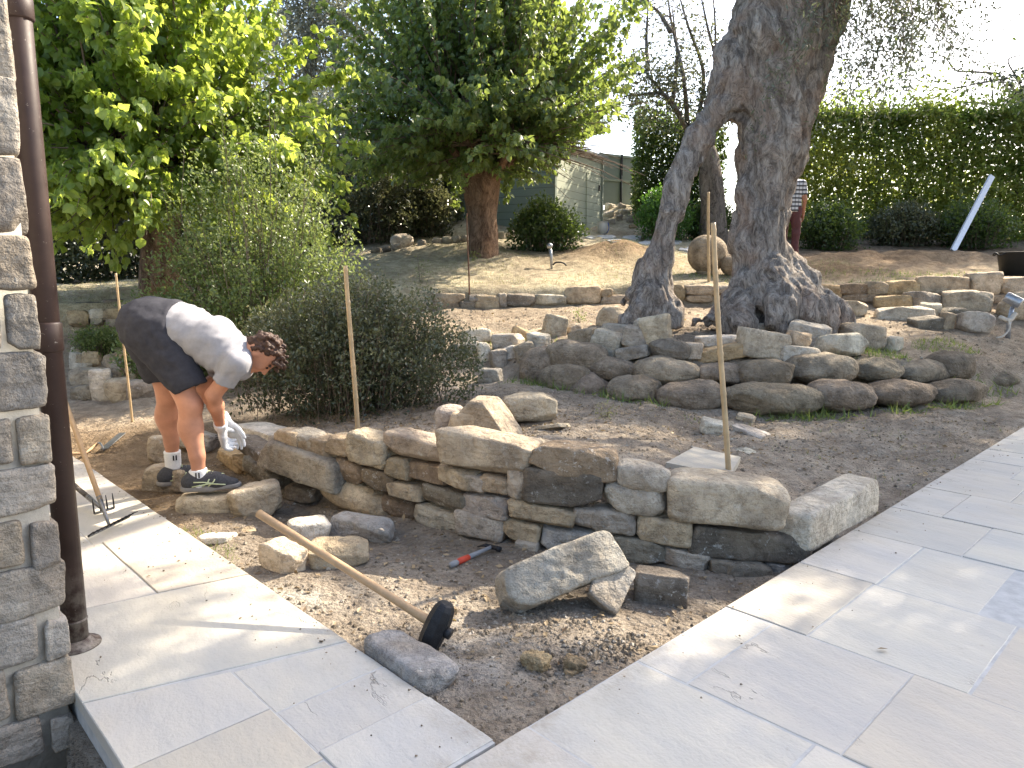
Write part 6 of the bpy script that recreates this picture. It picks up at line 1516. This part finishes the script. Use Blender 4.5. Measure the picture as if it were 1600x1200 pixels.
def buckets():
    g = G(941,366); root = empty('bucket', g); tag(root,'small white plastic bucket with a blue handle by the shed door','bucket'); r = 8.5*g[1]/F_PX; h = 19*g[1]/F_PX
    lathe_obj('pail', [(r*.82,0),(r*.95,h*.8),(r,h),(r*1.05,h),(r*1.05,h*.95),(r*.9,h),(r*.78,.03)][:4]+[(r*.93,h-.01),(r*.78,.02)], 'white_plastic', root); m = MB(); m.tube(bez([A(r,-.02,h*.9),A(r*1.12,-.06,h*.45),A(r*.75,-r*.8,h*.1)],8),.012,6); m.make('handle', M['blue'], root, True)
    g = onY(1592,425,12.2); g[2] = float(gz(g[0],g[1],False)); root = empty('tub', g); tag(root,'black rubber builder\'s tub full of pale mortar at the photo\'s right edge','tub')
    lathe_obj('tub_body', [(.26,0),(.33,.38),(.35,.40),(.36,.41),(.33,.415),(.31,.36)], 'black_plastic', root); lathe_obj('mortar', [(.0,.355),(.30,.345),(.308,.34)][::-1], 'mortar', root)
    m = MB()
    for s in (-1,1): m.tube(bez([A(.30*s,-.1,.40),A(.40*s,-.08,.36),A(.42*s,.0,.40),A(.40*s,.08,.36),A(.30*s,.1,.40)],14),.015,6)
    m.make('handle', M['black_plastic'], root, True)
buckets()
def spike():
    g = G(862,416); root = empty('spike_light', g); tag(root,'small silver garden spike light with a black cable on the lawn','garden light'); s = g[1]/F_PX; m = MB(); m.tube([A(0,0,-.05),A(-.01,0,15*s),A(-.03,0,26*s)],[.02,.025,.03],8); m.make('stem', M['galv'], root, True)
    V,F = cube_sphere(7); V = V/np.linalg.norm(V,axis=1,keepdims=True)*A(.055,.055,.05); mk('lamp_head', V+A(-.04,-.01,31*s), F, M['galv'], root)
    m = MB(); m.tube(bez([A(.02,0,2*s),A(.08,-.02,6*s),A(.20,-.03,5*s),A(.26,-.05,.01)],12),.014,6); m.make('cable', M['black_plastic'], root, True)
spike()
def can():
    g = G(1575,527); root = empty('spotlight_can', g); tag(root,'dull metal cylinder tilted on a short post with a pale hose by the right rubble','metal post'); s = g[1]/F_PX; m = MB(); m.tube([A(0,0,-.05),A(-.01,0,22*s),A(.02,0,48*s)],[.03,.03,.026],10); m.make('post', M['galv'], root, True)
    d = A(.35,-.3,-.25); d /= np.linalg.norm(d); c = A(.02,0,58*s); m = MB(); m.tube([c-d*.10,c-d*.085,c+d*.085,c+d*.10],[.062,.07,.07,.064],18); m.make('cylinder', M['galv'], root, True)
    m = MB(); m.tube(bez([A(.03,-.05,38*s),A(-.06,-.08,27*s),A(-.20,-.1,32*s)],8),.030,8); m.tube(bez([A(-.10,-.1,30*s),A(-.10,-.16,16*s),A(-.20,-.2,4*s),A(-.30,-.22,.01)],14),.011,6); m.make('hose', M['rope'], root, True)
can()
def garden_path():
    r = np.random.default_rng(15); mb = MB()
    for (px,py,w,h) in [(912,366,26,5),(948,371,34,6),(988,372,34,6),(1012,381,32,6),(962,377,26,5),(1040,386,36,6),(1078,390,36,6),(1120,392,40,6),(1020,373,30,5),(1052,379,28,5),(925,372,22,4)]:
        q = []; n = 7
        for j in range(n):
            a = j*2*math.pi/n+r.uniform(-.2,.2); q.append(G(px+w*.5*math.cos(a)*r.uniform(.85,1.1), py+h*.5*math.sin(a)*r.uniform(.9,1.1)))
        mb.add([p-A(0,0,.03) for p in q]+[p+A(0,0,.025) for p in q], [tuple(n+j for j in range(n))]+[(j,(j+1)%n,n+(j+1)%n,n+j) for j in range(n)])
    o = mb.make('garden_path', M['mortar']); fix_normals(o); tag(o, kind='structure')
garden_path()
